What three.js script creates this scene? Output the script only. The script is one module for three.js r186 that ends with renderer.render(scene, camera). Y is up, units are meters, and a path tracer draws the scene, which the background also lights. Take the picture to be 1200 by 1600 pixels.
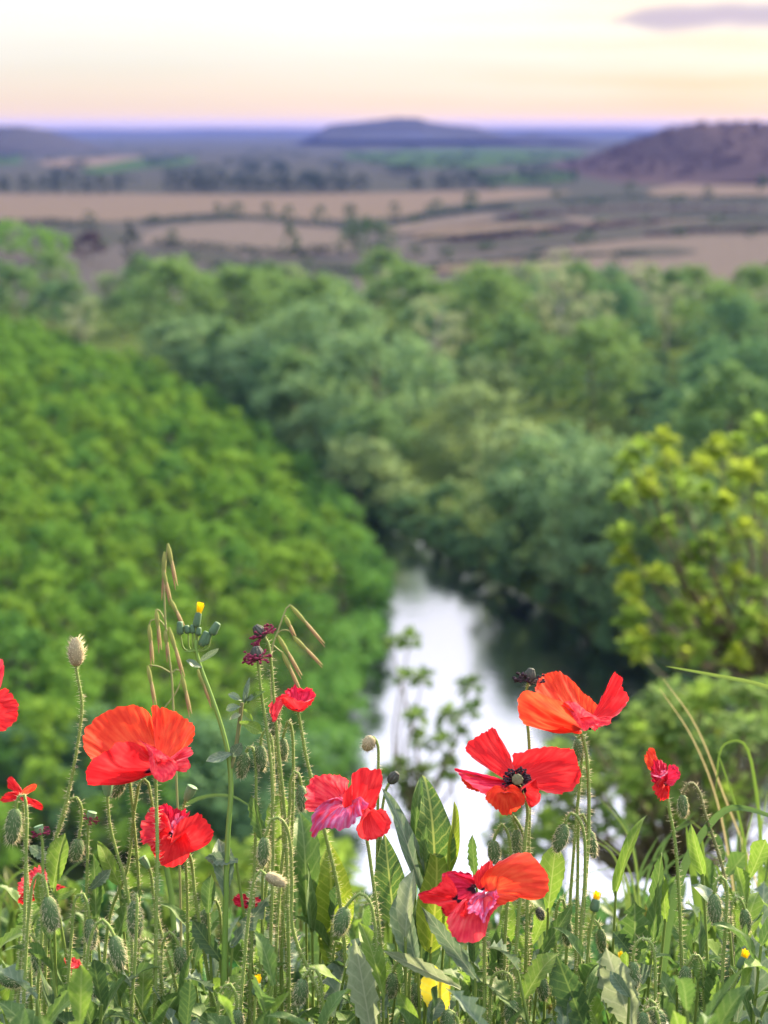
import * as THREE from 'three';
import { ImprovedNoise } from 'three/addons/math/ImprovedNoise.js';
import { mergeGeometries } from 'three/addons/utils/BufferGeometryUtils.js';

// ---------------------------------------------------------------- camera, sky, sun, exposure
const scene = new THREE.Scene();
const camera = new THREE.PerspectiveCamera(40, 0.75, 0.05, 60000);
const PITCH = 15.42 * Math.PI / 180, FPX = 800 / Math.tan(20 * Math.PI / 180);
camera.position.set(0, 0, 0);
camera.rotation.set(-PITCH, 0, 0);
camera.focus = 0.9;
camera.userData.fStop = 6.8;
camera.updateMatrixWorld();
const renderer = new THREE.WebGLRenderer({ antialias: true });
renderer.toneMapping = THREE.LinearToneMapping;
renderer.toneMappingExposure = 4.0;
renderer.shadowMap.enabled = true;

const SUN_AZ = 42, SUN_EL = 23;                       // degrees right of the view, above the horizon
const rad = (d) => d * Math.PI / 180;
const sunDir = new THREE.Vector3(Math.sin(rad(SUN_AZ)) * Math.cos(rad(SUN_EL)), Math.sin(rad(SUN_EL)), -Math.cos(rad(SUN_AZ)) * Math.cos(rad(SUN_EL)));
const sun = new THREE.DirectionalLight(new THREE.Color().setRGB(1.0, 0.82, 0.54), 5);
sun.position.copy(sunDir).multiplyScalar(400);
sun.castShadow = true; sun.shadow.mapSize.set(4096, 4096); sun.shadow.radius = 2;
Object.assign(sun.shadow.camera, { left: -300, right: 300, top: 300, bottom: -300, near: 1, far: 1500 });
scene.add(sun, sun.target);

const SKY = 0.47;
const noise = new ImprovedNoise();
const fbm = (x, y, z = 0, o = 4) => { let s = 0, a = 0.5, f = 1; for (let k = 0; k < o; k++) { s += a * noise.noise(x * f, y * f, z + k * 7.3); a *= 0.5; f *= 2.03; } return s; };
const lerp = (a, b, t) => a + (b - a) * t;
const clamp = (x, a = 0, b = 1) => Math.min(b, Math.max(a, x));
const smooth = (a, b, x) => { const t = clamp((x - a) / (b - a)); return t * t * (3 - 2 * t); };

{ // an evening sky: peach haze low down, pale bright cloud veil above, blue overhead, glow round the low sun
  const W = 2048, H = 1024, data = new Float32Array(W * H * 4);
  const stops = [[-90, .27, .25, .25], [0, .61, .44, .355], [0.6, .615, .475, .385], [1.4, .605, .515, .43], [2.4, .60, .565, .51], [4.5, .71, .685, .655], [12, .74, .735, .75], [20, .90, .92, .97], [32, 1.6, 1.68, 1.88], [60, 1.9, 2.05, 2.4], [90, 1.8, 2.0, 2.45]];
  for (let j = 0; j < H; j++) {
    const el = ((j + .5) / H - .5) * 180, ce = Math.cos(rad(el)), y = Math.sin(rad(el));
    let k = 0; while (k < stops.length - 2 && stops[k + 1][0] < el) k++;
    const a = stops[k], b = stops[k + 1], t = clamp((el - a[0]) / (b[0] - a[0]));
    for (let i = 0; i < W; i++) {
      const th = ((i + .5) / W - .5) * 2 * Math.PI, x = Math.cos(th) * ce, z = Math.sin(th) * ce;
      const az = Math.atan2(x, -z) * 180 / Math.PI;               // degrees right of straight ahead
      let c = [lerp(a[1], b[1], t), lerp(a[2], b[2], t), lerp(a[3], b[3], t)];
      const front = 0.5 + 0.5 * Math.cos(rad(az - SUN_AZ));
      const m = lerp(0.5, 1.0, front); c = c.map((v) => v * m);
      if (el > -1) {
        const ang = Math.acos(clamp(x * sunDir.x + y * sunDir.y + z * sunDir.z, -1, 1)) * 180 / Math.PI;
        const g = 1.8 * Math.exp(-((ang / 9) ** 2)) + 0.36 * Math.exp(-((ang / 26) ** 2));
        c[0] += g; c[1] += g * .84; c[2] += g * .56;
        // thin streaks of cloud
        const st = fbm(az * .06 + 3, el * 1.1, 2, 5), lo = smooth(14, 5, el) * smooth(-.5, 1, el);
        const right = smooth(-4, 12, az) * smooth(60, 30, az);
        const veil = clamp(0.5 + st * 1.6) * lo;
        c[0] *= 1 - .05 * veil; c[1] *= 1 - .15 * veil * (0.25 + right); c[2] *= 1 - .26 * veil * (0.25 + right);
        const low = Math.exp(-(((az - 22) / 20) ** 2)) * Math.exp(-((el / 2.6) ** 2)); c[1] *= 1 - .06 * low; c[2] *= 1 - .17 * low;
        // the lilac cloud bar
        const wob = fbm(az * .35, el * 1.2, 9, 4);
        const mid = 3.9 + wob * .3, thick = .52 * smooth(7.8, 10.6, az + wob * 1.5) * smooth(34, 24, az);
        const bar = thick > .01 ? smooth(1.25, .45, Math.abs(el - mid) / thick) : 0;
        const tint = [.35, .30, .37];
        for (let q = 0; q < 3; q++) c[q] = lerp(c[q], tint[q] * (0.95 + .2 * wob), bar * .92);
        const bar2 = smooth(1, .2, Math.abs(el - 3.85 - wob * .4) / .16) * smooth(6.2, 6.9, az) * smooth(8.2, 7.4, az) * .4;
        c[1] = lerp(c[1], .47, bar2); c[2] = lerp(c[2], .43, bar2);
      }
      const o = (j * W + i) * 4; data[o] = c[0] * SKY; data[o + 1] = c[1] * SKY; data[o + 2] = c[2] * SKY; data[o + 3] = 1;
    }
  }
  const sky = new THREE.DataTexture(data, W, H, THREE.RGBAFormat, THREE.FloatType);
  sky.mapping = THREE.EquirectangularReflectionMapping; sky.magFilter = sky.minFilter = THREE.LinearFilter; sky.needsUpdate = true;
  scene.background = sky; scene.environment = sky;
}
scene.fog = new THREE.FogExp2(new THREE.Color().setRGB(.17, .27, 1.0), 0.000042);

// ---------------------------------------------------------------- helpers
let seedState = 12345;
const seed = (s) => { seedState = (s * 2654435761) >>> 0 || 1; };
const rnd = () => { seedState ^= seedState << 13; seedState >>>= 0; seedState ^= seedState >>> 17; seedState ^= seedState << 5; seedState >>>= 0; return seedState / 4294967296; };
const rr = (a, b) => a + (b - a) * rnd();
const V = (x, y, z) => new THREE.Vector3(x, y, z);
const FW = V(0, -Math.sin(PITCH), -Math.cos(PITCH)), UPV = V(0, Math.cos(PITCH), -Math.sin(PITCH));
// a point of the place, measured from the photograph: direction through a picture point, at a depth / on a level
const ray = (px, py) => V((px - 600) / FPX, 0, 0).addScaledVector(UPV, (800 - py) / FPX).add(FW);
const at = (px, py, depth) => ray(px, py).multiplyScalar(depth);
const onLevel = (px, py, y) => { const r = ray(px, py); return r.multiplyScalar(y / r.y); };
const taken = {};
const numbered = (n) => { const k = taken[n] = (taken[n] ?? -1) + 1; return k ? `${n}_${String(k).padStart(3, '0')}` : n; };
const shade = (o) => { o.traverse((m) => { if (m.isMesh) { m.castShadow = true; m.receiveShadow = true; } }); return o; };
function mesh(name, geo, mat, parent) { const m = new THREE.Mesh(geo, mat); m.name = parent === scene ? numbered(name) : name; m.castShadow = m.receiveShadow = true; parent.add(m); return m; }
function thing(name, label, category, pos, group) {
  const o = new THREE.Group(); o.name = numbered(name); if (pos) o.position.copy(pos); o.userData = { label, category }; if (group) o.userData.group = group; scene.add(o); return o;
}
function tag(o, label, category, group, kind) { if (label) o.userData.label = label; if (category) o.userData.category = category; if (group) o.userData.group = group; if (kind) o.userData.kind = kind; return o; }
const structure = (name, geo, mat, label) => tag(mesh(name, geo, mat, scene), label, undefined, undefined, 'structure');
function copyOf(src, pos, turn, s, label) { const c = src.clone(); c.name = numbered(src.userData.base ?? src.name); c.position.copy(pos); c.rotation.y = turn; if (s) c.scale.set(...s); if (label) c.userData = { ...src.userData, label }; scene.add(c); return c; }

class Geo {
  constructor() { this.p = []; this.uv = []; this.i = []; this.c = null; }
  get n() { return this.p.length / 3; }
  v(x, y, z, u = 0, w = 0) { this.p.push(x, y, z); this.uv.push(u, w); return this.n - 1; }
  vv(a, u = 0, w = 0) { return this.v(a.x, a.y, a.z, u, w); }
  tri(a, b, c) { this.i.push(a, b, c); }
  quad(a, b, c, d) { this.i.push(a, b, c, a, c, d); }
  tube(pts, radii, sides = 6, cap = true) {
    const N = pts.length, t = V(0, 0, 0), nrm = V(0, 0, 0), bin = V(0, 0, 0), start = this.n; let ref = V(.31, .17, .93);
    for (let k = 0; k < N; k++) {
      t.subVectors(pts[Math.min(N - 1, k + 1)], pts[Math.max(0, k - 1)]).normalize();
      nrm.copy(ref).addScaledVector(t, -ref.dot(t)); if (nrm.lengthSq() < 1e-8) nrm.set(t.y, -t.x, .1).addScaledVector(t, -V(t.y, -t.x, .1).dot(t)); nrm.normalize(); bin.crossVectors(t, nrm); ref = nrm.clone();
      const r = typeof radii === 'function' ? radii(k / (N - 1)) : radii;
      for (let s = 0; s < sides; s++) { const a = s / sides * Math.PI * 2, ca = Math.cos(a) * r, sa = Math.sin(a) * r; this.v(pts[k].x + nrm.x * ca + bin.x * sa, pts[k].y + nrm.y * ca + bin.y * sa, pts[k].z + nrm.z * ca + bin.z * sa, s / sides, k / (N - 1)); }
    }
    for (let k = 0; k < N - 1; k++) for (let s = 0; s < sides; s++) { const a = start + k * sides + s, b = start + k * sides + (s + 1) % sides; this.quad(a, b, b + sides, a + sides); }
    if (cap) { const e = this.vv(pts[N - 1]); const f = this.vv(pts[0]); for (let s = 0; s < sides; s++) { this.tri(start + (N - 1) * sides + s, start + (N - 1) * sides + (s + 1) % sides, e); this.tri(start + (s + 1) % sides, start + s, f); } }
    return this;
  }
  build() {
    const g = new THREE.BufferGeometry();
    g.setAttribute('position', new THREE.Float32BufferAttribute(this.p, 3)); g.setAttribute('uv', new THREE.Float32BufferAttribute(this.uv, 2)); g.setIndex(this.i);
    if (this.c) g.setAttribute('color', new THREE.Float32BufferAttribute(this.c, 3));
    g.computeVertexNormals(); return g;
  }
}
const spline = (pts, n, closed = false) => new THREE.CatmullRomCurve3(pts, closed, 'centripetal').getPoints(n);
const col = (r, g, b) => new THREE.Color().setRGB(r, g, b);
// coarse and fine mottling between tones (linear colours), tiling, one repeat = size metres
function mottle(N, tones, scale, s, streak = 1) {
  const d = new Uint8Array(N * N * 4), q = (x) => Math.round(255 * (x <= .0031308 ? 12.92 * x : 1.055 * x ** (1 / 2.4) - .055));
  const tile = (x, y, f, z) => { const u = x / N * f, v = y / N * f; const e = (a, b) => fbm(a * streak, b, z, 4); const wx = x / N, wy = y / N; return lerp(lerp(e(u, v), e(u - f, v), wx), lerp(e(u, v - f), e(u - f, v - f), wx), wy); };
  for (let y = 0; y < N; y++) for (let x = 0; x < N; x++) {
    const a = clamp(.5 + 1.5 * tile(x, y, scale, s)), b = clamp(.5 + 1.4 * tile(x, y, scale * 4.3, s + 31)), t = clamp(a * .65 + b * .35) * (tones.length - 1), k = Math.min(tones.length - 2, Math.floor(t)), f = t - k, o = (y * N + x) * 4;
    for (let m = 0; m < 3; m++) d[o + m] = q(clamp(lerp(tones[k][m], tones[k + 1][m], f))); d[o + 3] = 255;
  }
  const T = new THREE.DataTexture(d, N, N); T.colorSpace = THREE.SRGBColorSpace; T.wrapS = T.wrapT = THREE.RepeatWrapping; T.magFilter = THREE.LinearFilter; T.minFilter = THREE.LinearMipmapLinearFilter; T.generateMipmaps = true; T.needsUpdate = true; return T;
}
const std = (o) => new THREE.MeshPhysicalMaterial({ roughness: .9, specularIntensity: (o.roughness ?? .9) > .95 ? 0 : .5, ...o });
const leafy = (c, tr = .4, o = {}) => new THREE.MeshPhysicalMaterial({ color: c, roughness: 1, transmission: tr, thickness: 0, specularIntensity: .12, side: THREE.DoubleSide, ...o });

// ---------------------------------------------------------------- valley: ground, river, fields
const WATER = -60, PLAIN = -57.6;
const leftBank = [[-900, 548], [-300, 545], [80, 566], [240, 622], [362, 687], [450, 754], [522, 834], [574, 910], [594, 982], [564, 1062], [530, 1140], [525, 1240], [470, 1340], [300, 1460], [-200, 1560], [-1500, 1580]].map(([x, y]) => onLevel(x, y, WATER));
const rightBank = [[-900, 536], [-300, 534], [85, 555], [255, 608], [376, 672], [476, 744], [570, 806], [665, 850], [775, 905], [915, 985], [1040, 1055], [1230, 1130], [1550, 1220], [2300, 1330]].map(([x, y]) => onLevel(x, y, WATER));
const nearBank = [[2600, 1800], [1400, 1700], [600, 1660], [-200, 1660], [-1500, 1640]].map(([x, y]) => onLevel(x, y, WATER));
const riverPoly = [...rightBank, ...nearBank, ...leftBank.slice().reverse()].map((p) => [p.x, p.z]);
function polyDist(x, z, poly) { // signed: negative inside
  let inside = false, d = 1e18;
  for (let i = 0, j = poly.length - 1; i < poly.length; j = i++) {
    const [x1, z1] = poly[i], [x2, z2] = poly[j];
    if ((z1 > z) !== (z2 > z) && x < (x2 - x1) * (z - z1) / (z2 - z1) + x1) inside = !inside;
    const dx = x2 - x1, dz = z2 - z1, t = clamp(((x - x1) * dx + (z - z1) * dz) / (dx * dx + dz * dz)), ex = x1 + dx * t - x, ez = z1 + dz * t - z; d = Math.min(d, ex * ex + ez * ez);
  }
  return Math.sqrt(d) * (inside ? -1 : 1);
}
function groundY(x, z) {
  const d = -z;
  let y = PLAIN;
  if (d < 700 && d > 50) { const r = polyDist(x, z, riverPoly); y = lerp(WATER - 1.6, PLAIN, smooth(-5, 6, r)); if (r > 6 && d < 480) y += fbm(x * .02, z * .02, 1) * .8 * smooth(6, 20, r) * smooth(480, 430, d); }
  // the hillside the camera stands on
  const top = -0.82 - 0.02 * Math.max(0, d - .6) + 0.06 * fbm(x * 1.3, z * 1.3, 4) - 0.05 * smooth(.9, 1.5, d), edge = 1.45 + .15 * fbm(x * .7, 0, 6);
  const hs = d < edge ? top : top - (d - edge) * 1.12 - Math.max(0, d - edge) ** 0 * 0 + .5 * smooth(3, 12, d) * fbm(x * .3, z * .3, 5);
  return Math.max(y, Math.min(hs, top));
}
{
  const radii = []; for (let r = .35; r < 9500; r *= r < 3 ? 1.03 : r < 60 ? 1.06 : r < 520 ? 1.016 : 1.09) radii.push(r); radii.push(9500);
  const angs = []; for (let a = -180; a < 180; a += Math.abs(a) < 34 ? .6 : Math.abs(a) < 60 ? 1.5 : 6) angs.push(a); angs.push(180);
  const g = new Geo();
  const c0 = g.v(0, groundY(0, 0), 0, 0, 0);
  for (const r of radii) for (const a of angs) { const x = Math.sin(rad(a)) * r, z = -Math.cos(rad(a)) * r; g.v(x, groundY(x, z), z, x / 6, z / 6); }
  const M = angs.length;
  for (let k = 0; k < M - 1; k++) g.tri(c0, 1 + k + 1, 1 + k);
  for (let j = 0; j < radii.length - 1; j++) for (let k = 0; k < M - 1; k++) { const a = 1 + j * M + k; g.quad(a, a + 1, a + M + 1, a + M); }
  const T = mottle(512, [[.025, .045, .014], [.045, .07, .02], [.08, .085, .035]], 9, 3);
  structure('ground', g.build(), std({ map: T, roughness: 1 }), 'olive brown earth of the hillside and valley floor');
}
{ // river surface
  const sh = new THREE.Shape(riverPoly.map(([x, z]) => new THREE.Vector2(x, -z)));
  const grown = new THREE.ShapeGeometry(sh); grown.rotateX(-Math.PI / 2);
  const grow = riverPoly.map(([x, z], i) => { const n = riverPoly.length, [ax, az] = riverPoly[(i + n - 1) % n], [bx, bz] = riverPoly[(i + 1) % n]; let nx = bz - az, nz = -(bx - ax); const l = Math.hypot(nx, nz); nx /= l; nz /= l; if (polyDist(x + nx, z + nz, riverPoly) < 0) { nx = -nx; nz = -nz; } return new THREE.Vector2(x + nx * 6, -(z + nz * 6)); });
  const wg = new THREE.ShapeGeometry(new THREE.Shape(grow)); wg.rotateX(-Math.PI / 2); wg.translate(0, WATER, 0);
  const uv = wg.attributes.uv, p = wg.attributes.position; for (let k = 0; k < p.count; k++) uv.setXY(k, p.getX(k) / 14, p.getZ(k) / 14);
  const bump = mottle(256, [[0, 0, 0], [1, 1, 1]], 10, 12); bump.colorSpace = THREE.NoColorSpace;
  structure('river', wg, new THREE.MeshPhysicalMaterial({ color: col(.49, .485, .535), metalness: 1, roughness: .1, bumpMap: bump, bumpScale: .03 }), 'still river bending round the plantation, mirroring the pale sky');
}
// fields: flat sheets on the plain, outlines measured from the photograph
const fieldTex = {
  straw: mottle(256, [[0.068, 0.051, 0.041], [0.091, 0.072, 0.059], [0.105, 0.085, 0.076]], 6, 21, 2.5), tan: mottle(256, [[0.060, 0.049, 0.044], [0.084, 0.070, 0.063], [0.105, 0.089, 0.085]], 6, 22, 2),
  green: mottle(256, [[0.019, 0.033, 0.013], [0.028, 0.051, 0.019], [0.039, 0.056, 0.027]], 6, 23, 2), sage: mottle(256, [[0.026, 0.028, 0.027], [0.037, 0.039, 0.034], [0.051, 0.046, 0.044]], 6, 24), earth: mottle(256, [[0.041, 0.037, 0.038], [0.054, 0.050, 0.050], [0.074, 0.067, 0.064]], 7, 25, 2), scrub: mottle(256, [[0.025, 0.031, 0.026], [0.041, 0.041, 0.038], [0.063, 0.059, 0.055]], 8, 26),
};
const fieldMat = Object.fromEntries(Object.entries(fieldTex).map(([k, t]) => [k, std({ map: t, roughness: 1 })]));
let layer = 0;
function field(kind, label, pts) {
  layer++;
  const y = PLAIN + .25 + layer * .05, P = pts.map(([x, py]) => onLevel(x, py, y));
  const sm = spline(P, P.length * 5, true);
  const g = new THREE.ShapeGeometry(new THREE.Shape(sm.map((p) => new THREE.Vector2(p.x, -p.z)))); g.rotateX(-Math.PI / 2); g.translate(0, y, 0);
  const uv = g.attributes.uv, p = g.attributes.position; for (let k = 0; k < p.count; k++) uv.setXY(k, p.getX(k) / 60, p.getZ(k) / 60);
  return structure('field', g, fieldMat[kind], label);
}
field('sage', 'grey green land across the far plain', [[-900, 211], [600, 210], [2100, 211], [2300, 335], [1300, 352], [0, 352], [-1200, 335]]);
field('earth', 'bare earth beyond the wood', [[-700, 350], [200, 352], [700, 330], [1200, 330], [2000, 350], [1900, 470], [600, 470], [-700, 470]]);
field('straw', 'long straw coloured field in front of the far tree row', [[-500, 306], [100, 302], [400, 304], [640, 300], [800, 296], [890, 300], [800, 312], [690, 322], [610, 340], [480, 343], [330, 333], [150, 347], [-400, 345]]);
field('tan', 'pale tan stubble field enclosed by hedges', [[228, 366], [300, 350], [400, 345], [470, 352], [535, 362], [530, 392], [440, 398], [330, 390], [235, 382]]);
field('sage', 'blue green meadow beside the slim dark tree', [[-300, 352], [110, 350], [200, 362], [210, 378], [40, 385], [-300, 390]]);
field('sage', 'grey green meadow strip in front of the stubble field', [[215, 388], [300, 391], [370, 398], [365, 408], [290, 412], [210, 404]]);
field('green', 'bright green far field by the low hill', [[-200, 238], [10, 240], [30, 248], [0, 258], [-260, 256]]);
field('green', 'green far field strip before the trees', [[130, 262], [200, 250], [290, 244], [296, 256], [220, 264], [150, 272]]);
field('straw', 'pale far field strip left of the trees', [[60, 256], [120, 246], [215, 244], [190, 252], [120, 262]]);
field('green', 'green far field below the mesa', [[560, 238], [760, 232], [900, 236], [860, 250], [700, 262], [580, 254]]);
field('green', 'thin green strip before the dark hill', [[760, 272], [870, 268], [905, 276], [850, 286], [770, 284]]);
field('straw', 'narrow straw field on the hill terraces', [[650, 366], [720, 354], [830, 348], [880, 352], [820, 362], [720, 372], [660, 376]]);
field('scrub', 'dark scrub strip on the terraces', [[760, 344], [840, 326], [1000, 316], [1200, 318], [1500, 320], [1400, 336], [1180, 344], [1000, 342], [870, 350]]);
field('scrub', 'dark scrub strip below the narrow straw field', [[700, 378], [860, 366], [1040, 350], [1200, 352], [1150, 364], [960, 374], [800, 386], [700, 392]]);
field('tan', 'broad tan bare field at the edge of the wood', [[800, 408], [860, 392], [980, 374], [1150, 366], [1500, 366], [1600, 440], [1200, 452], [1000, 440], [880, 424]]);
field('straw', 'pink tan field along the foot of the dark hill', [[1010, 300], [1080, 286], [1190, 280], [1400, 278], [1400, 302], [1180, 306], [1060, 310]]);
field('sage', 'grey green patch left of the bare earth', [[330, 412], [440, 404], [560, 410], [600, 424], [480, 434], [350, 430]]);
field('straw', 'short pale strip beside the low hedge behind the wood', [[640, 420], [720, 408], [800, 404], [800, 414], [720, 424]]);
field('scrub', 'dark scrub patch on the broad tan field', [[960, 392], [1040, 386], [1090, 392], [1040, 400], [970, 402]]);
field('sage', 'grey green strip above the broad tan field', [[1060, 350], [1180, 340], [1400, 342], [1380, 356], [1160, 360]]);
field('tan', 'thin tan strip under the terraces hedge', [[880, 338], [990, 346], [1120, 340], [1040, 350], [930, 352]]);
field('tan', 'small tan patch beside the round green bush', [[600, 356], [680, 345], [760, 336], [770, 344], [690, 356], [620, 366]]);

// hills
function hill(name, label, x0, x1, z0, z1, hf, mat, nx = 110, nz = 50) {
  const g = new Geo();
  for (let j = 0; j <= nz; j++) for (let i = 0; i <= nx; i++) { const x = lerp(x0, x1, i / nx), z = lerp(z0, z1, j / nz); g.v(x, PLAIN - 2 + hf(x, z, i / nx, j / nz), z, x / 60, z / 60); }
  for (let j = 0; j < nz; j++) for (let i = 0; i < nx; i++) { const a = j * (nx + 1) + i; g.quad(a, a + 1, a + nx + 2, a + nx + 1); }
  return structure(name, g.build(), mat, label);
}
const profile = (D, pts) => { const P = pts.map(([px, py]) => { const r = ray(px, py), k = D / -r.z; return [r.x * k, r.y * k - PLAIN + 2]; }); return (x) => { if (x <= P[0][0]) return P[0][1]; for (let i = 0; i < P.length - 1; i++) if (x < P[i + 1][0]) { const t = (x - P[i][0]) / (P[i + 1][0] - P[i][0]); return lerp(P[i][1], P[i + 1][1], t * t * (3 - 2 * t) * .5 + t * .5); } return P[P.length - 1][1]; }; };
const hillMat = std({ map: mottle(512, [[.040, .029, .030], [.048, .035, .036], [.057, .042, .042], [.072, .053, .052]], 10, 41), roughness: 1 });
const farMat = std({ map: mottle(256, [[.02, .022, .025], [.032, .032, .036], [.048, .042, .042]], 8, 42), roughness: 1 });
const hp = profile(1750, [[700, 296], [860, 284], [905, 266], [945, 252], [985, 237], [1020, 222], [1050, 208], [1078, 198], [1110, 195.5], [1160, 194], [1220, 195], [1400, 193], [1900, 198], [2400, 260]]);
const hillY = (x, z) => { const t = clamp((z + 1400) / -700), s = Math.sin(Math.PI * clamp(t * .86 + .02)) ** .8; const h = hp(x); return Math.max(0, h * s + fbm(x * .012, z * .012, 3, 4) * 5 * smooth(4, 25, h * s)); };
hill('hill', 'dark purple brown scrubby hill with a flat top', 60, 1500, -1400, -2100, hillY, hillMat, 180, 70);
const mp = profile(4600, [[420, 240], [470, 222], [496, 208], [515, 196], [545, 193], [590, 188], [625, 184.5], [655, 184.5], [676, 191], [705, 196], [745, 200], [775, 208], [805, 214], [845, 210], [900, 216], [960, 240]]);
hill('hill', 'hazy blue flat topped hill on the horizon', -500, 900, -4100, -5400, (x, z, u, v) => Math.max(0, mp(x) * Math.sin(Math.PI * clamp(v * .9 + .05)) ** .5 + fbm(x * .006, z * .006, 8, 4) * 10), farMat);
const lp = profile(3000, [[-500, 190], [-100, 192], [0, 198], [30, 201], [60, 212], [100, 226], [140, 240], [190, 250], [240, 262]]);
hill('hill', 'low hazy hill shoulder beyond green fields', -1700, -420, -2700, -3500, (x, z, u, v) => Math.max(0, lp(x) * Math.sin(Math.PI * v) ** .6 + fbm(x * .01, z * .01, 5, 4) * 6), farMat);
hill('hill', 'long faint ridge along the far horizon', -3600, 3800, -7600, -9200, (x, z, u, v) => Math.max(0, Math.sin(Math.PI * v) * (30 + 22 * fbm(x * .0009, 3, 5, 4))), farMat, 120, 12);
console.log('land built');
// ---------------------------------------------------------------- trees
// a crown: leaf sprays gathered in clumps over an uneven volume; metres, base of the trunk at y = 0
function crown(sd, { h, low, rx, clumps, leaves, size, top = 1.5, ragged = .16, open = .62 }) {
  seed(sd); const g = new Geo(), cy = (h + low) / 2, ry = (h - low) / 2;
  for (let c = 0; c < clumps; c++) {
    const a = rnd() * Math.PI * 2, cz = 1 - 2 * Math.pow(rnd(), top), sr = Math.sqrt(1 - cz * cz), rad0 = lerp(open, 1, Math.pow(rnd(), .5)) * (1 + ragged * (rnd() - .5) * 2);
    const wide = cz < 0 ? 1 - .25 * cz * cz : 1;
    const X = Math.cos(a) * sr * rx * rad0 * wide, Z = Math.sin(a) * sr * rx * rad0 * wide, Y = cy + cz * ry * rad0 * .92, R = rx * rr(.17, .30);
    for (let l = 0; l < leaves; l++) {
      const th = rnd() * Math.PI * 2, u = rr(-1, 1), s = Math.sqrt(1 - u * u), q = R * Math.pow(rnd(), .28), n = V(Math.cos(th) * s, u, Math.sin(th) * s);
      const p = V(X + n.x * q, Y + n.y * q * .8, Z + n.z * q);
      const d = V(rr(-1, 1), rr(-.7, .7), rr(-1, 1)).normalize(), e = V(rr(-1, 1), rr(-1, 1), rr(-1, 1)).cross(d).normalize().addScaledVector(n, .3).normalize(), L = size * rr(.6, 1.25), W = L * rr(.4, .65);
      const i0 = g.v(p.x - d.x * L, p.y - d.y * L, p.z - d.z * L), i1 = g.v(p.x + e.x * W, p.y + e.y * W, p.z + e.z * W), i2 = g.v(p.x + d.x * L, p.y + d.y * L, p.z + d.z * L), i3 = g.v(p.x - e.x * W, p.y - e.y * W, p.z - e.z * W);
      g.quad(i0, i1, i2, i3);
    }
  }
  return g.build();
}
function trunk(sd, h, r, rx, limbs, low) {
  seed(sd); const g = new Geo(), bend = rr(-.3, .3), bend2 = rr(-.3, .3);
  const spine = (t) => V(bend * t * t, h * t - .5, bend2 * t * t);
  g.tube([0, .15, .35, .6, .85].map(spine), (t) => r * (1 - .75 * t) * (t === 0 ? 1.35 : 1), 7);
  for (let k = 0; k < limbs; k++) { const t = rr(low / h, .75), a = k * 2.4 + rr(-.4, .4), p = spine(t), L = rx * rr(.5, .85); g.tube([p, p.clone().add(V(Math.cos(a) * L * .5, L * .45, Math.sin(a) * L * .5)), p.clone().add(V(Math.cos(a) * L, L * .8, Math.sin(a) * L))], (q) => r * .35 * (1 - .8 * q), 5); }
  return g.build();
}
const bark = std({ map: mottle(128, [[.06, .05, .04], [.13, .11, .09], [.22, .19, .16]], 5, 51), roughness: 1 });
const paleBark = std({ map: mottle(128, [[.2, .18, .16], [.33, .3, .27], [.42, .4, .36]], 5, 52), roughness: 1 });
const leafMat = {
  plantation: leafy(col(.125, .25, .036), .3), plantation2: leafy(col(.16, .28, .038), .3), plantation3: leafy(col(.095, .215, .042), .3),
  willow: leafy(col(.14, .235, .10), .35), willow2: leafy(col(.18, .255, .105), .35), poplar: leafy(col(.11, .195, .068), .35), spreading: leafy(col(.12, .205, .06), .33), deep: leafy(col(.09, .18, .075), .3), pale: leafy(col(.2, .245, .13), .4), plum: leafy(col(.045, .03, .04), .3),
  blue: leafy(col(.085, .165, .07), .35), fieldGreen: leafy(col(.05, .09, .04), .25), twig: leafy(col(.125, .205, .055), .5), far: leafy(col(.025, .045, .035), .3), shrub: leafy(col(.17, .27, .045), .55), shrubLit: leafy(col(.25, .33, .04), .55),  // last entry: yellower copy of shrub, sunlight on the clumps put into its colour
};
function makeTree(name, label, category, group, sd, o, mat, barkMat = bark) {
  const t = thing(name, label, category, V(0, 0, 0), group); t.userData.base = name;
  mesh('trunk', trunk(sd + 7, o.h, o.r ?? o.h * .022, o.rx, o.limbs ?? 6, o.low), barkMat, t);
  mesh('crown', crown(sd, o), leafMat[mat], t); return t;
}
// prototypes are placed by their first use
function stand(protos) { const used = protos.map(() => false); return (k, pos, turn, s, label) => { if (!used[k]) { used[k] = true; const p = protos[k]; p.position.copy(pos); p.rotation.y = turn; if (s) p.scale.set(...s); if (label) p.userData.label = label; return p; } const c = copyOf(protos[k], pos, turn, s, label); return c; }; }
const strip = (protos) => protos.forEach((p) => { delete p.userData.base; });

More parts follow.
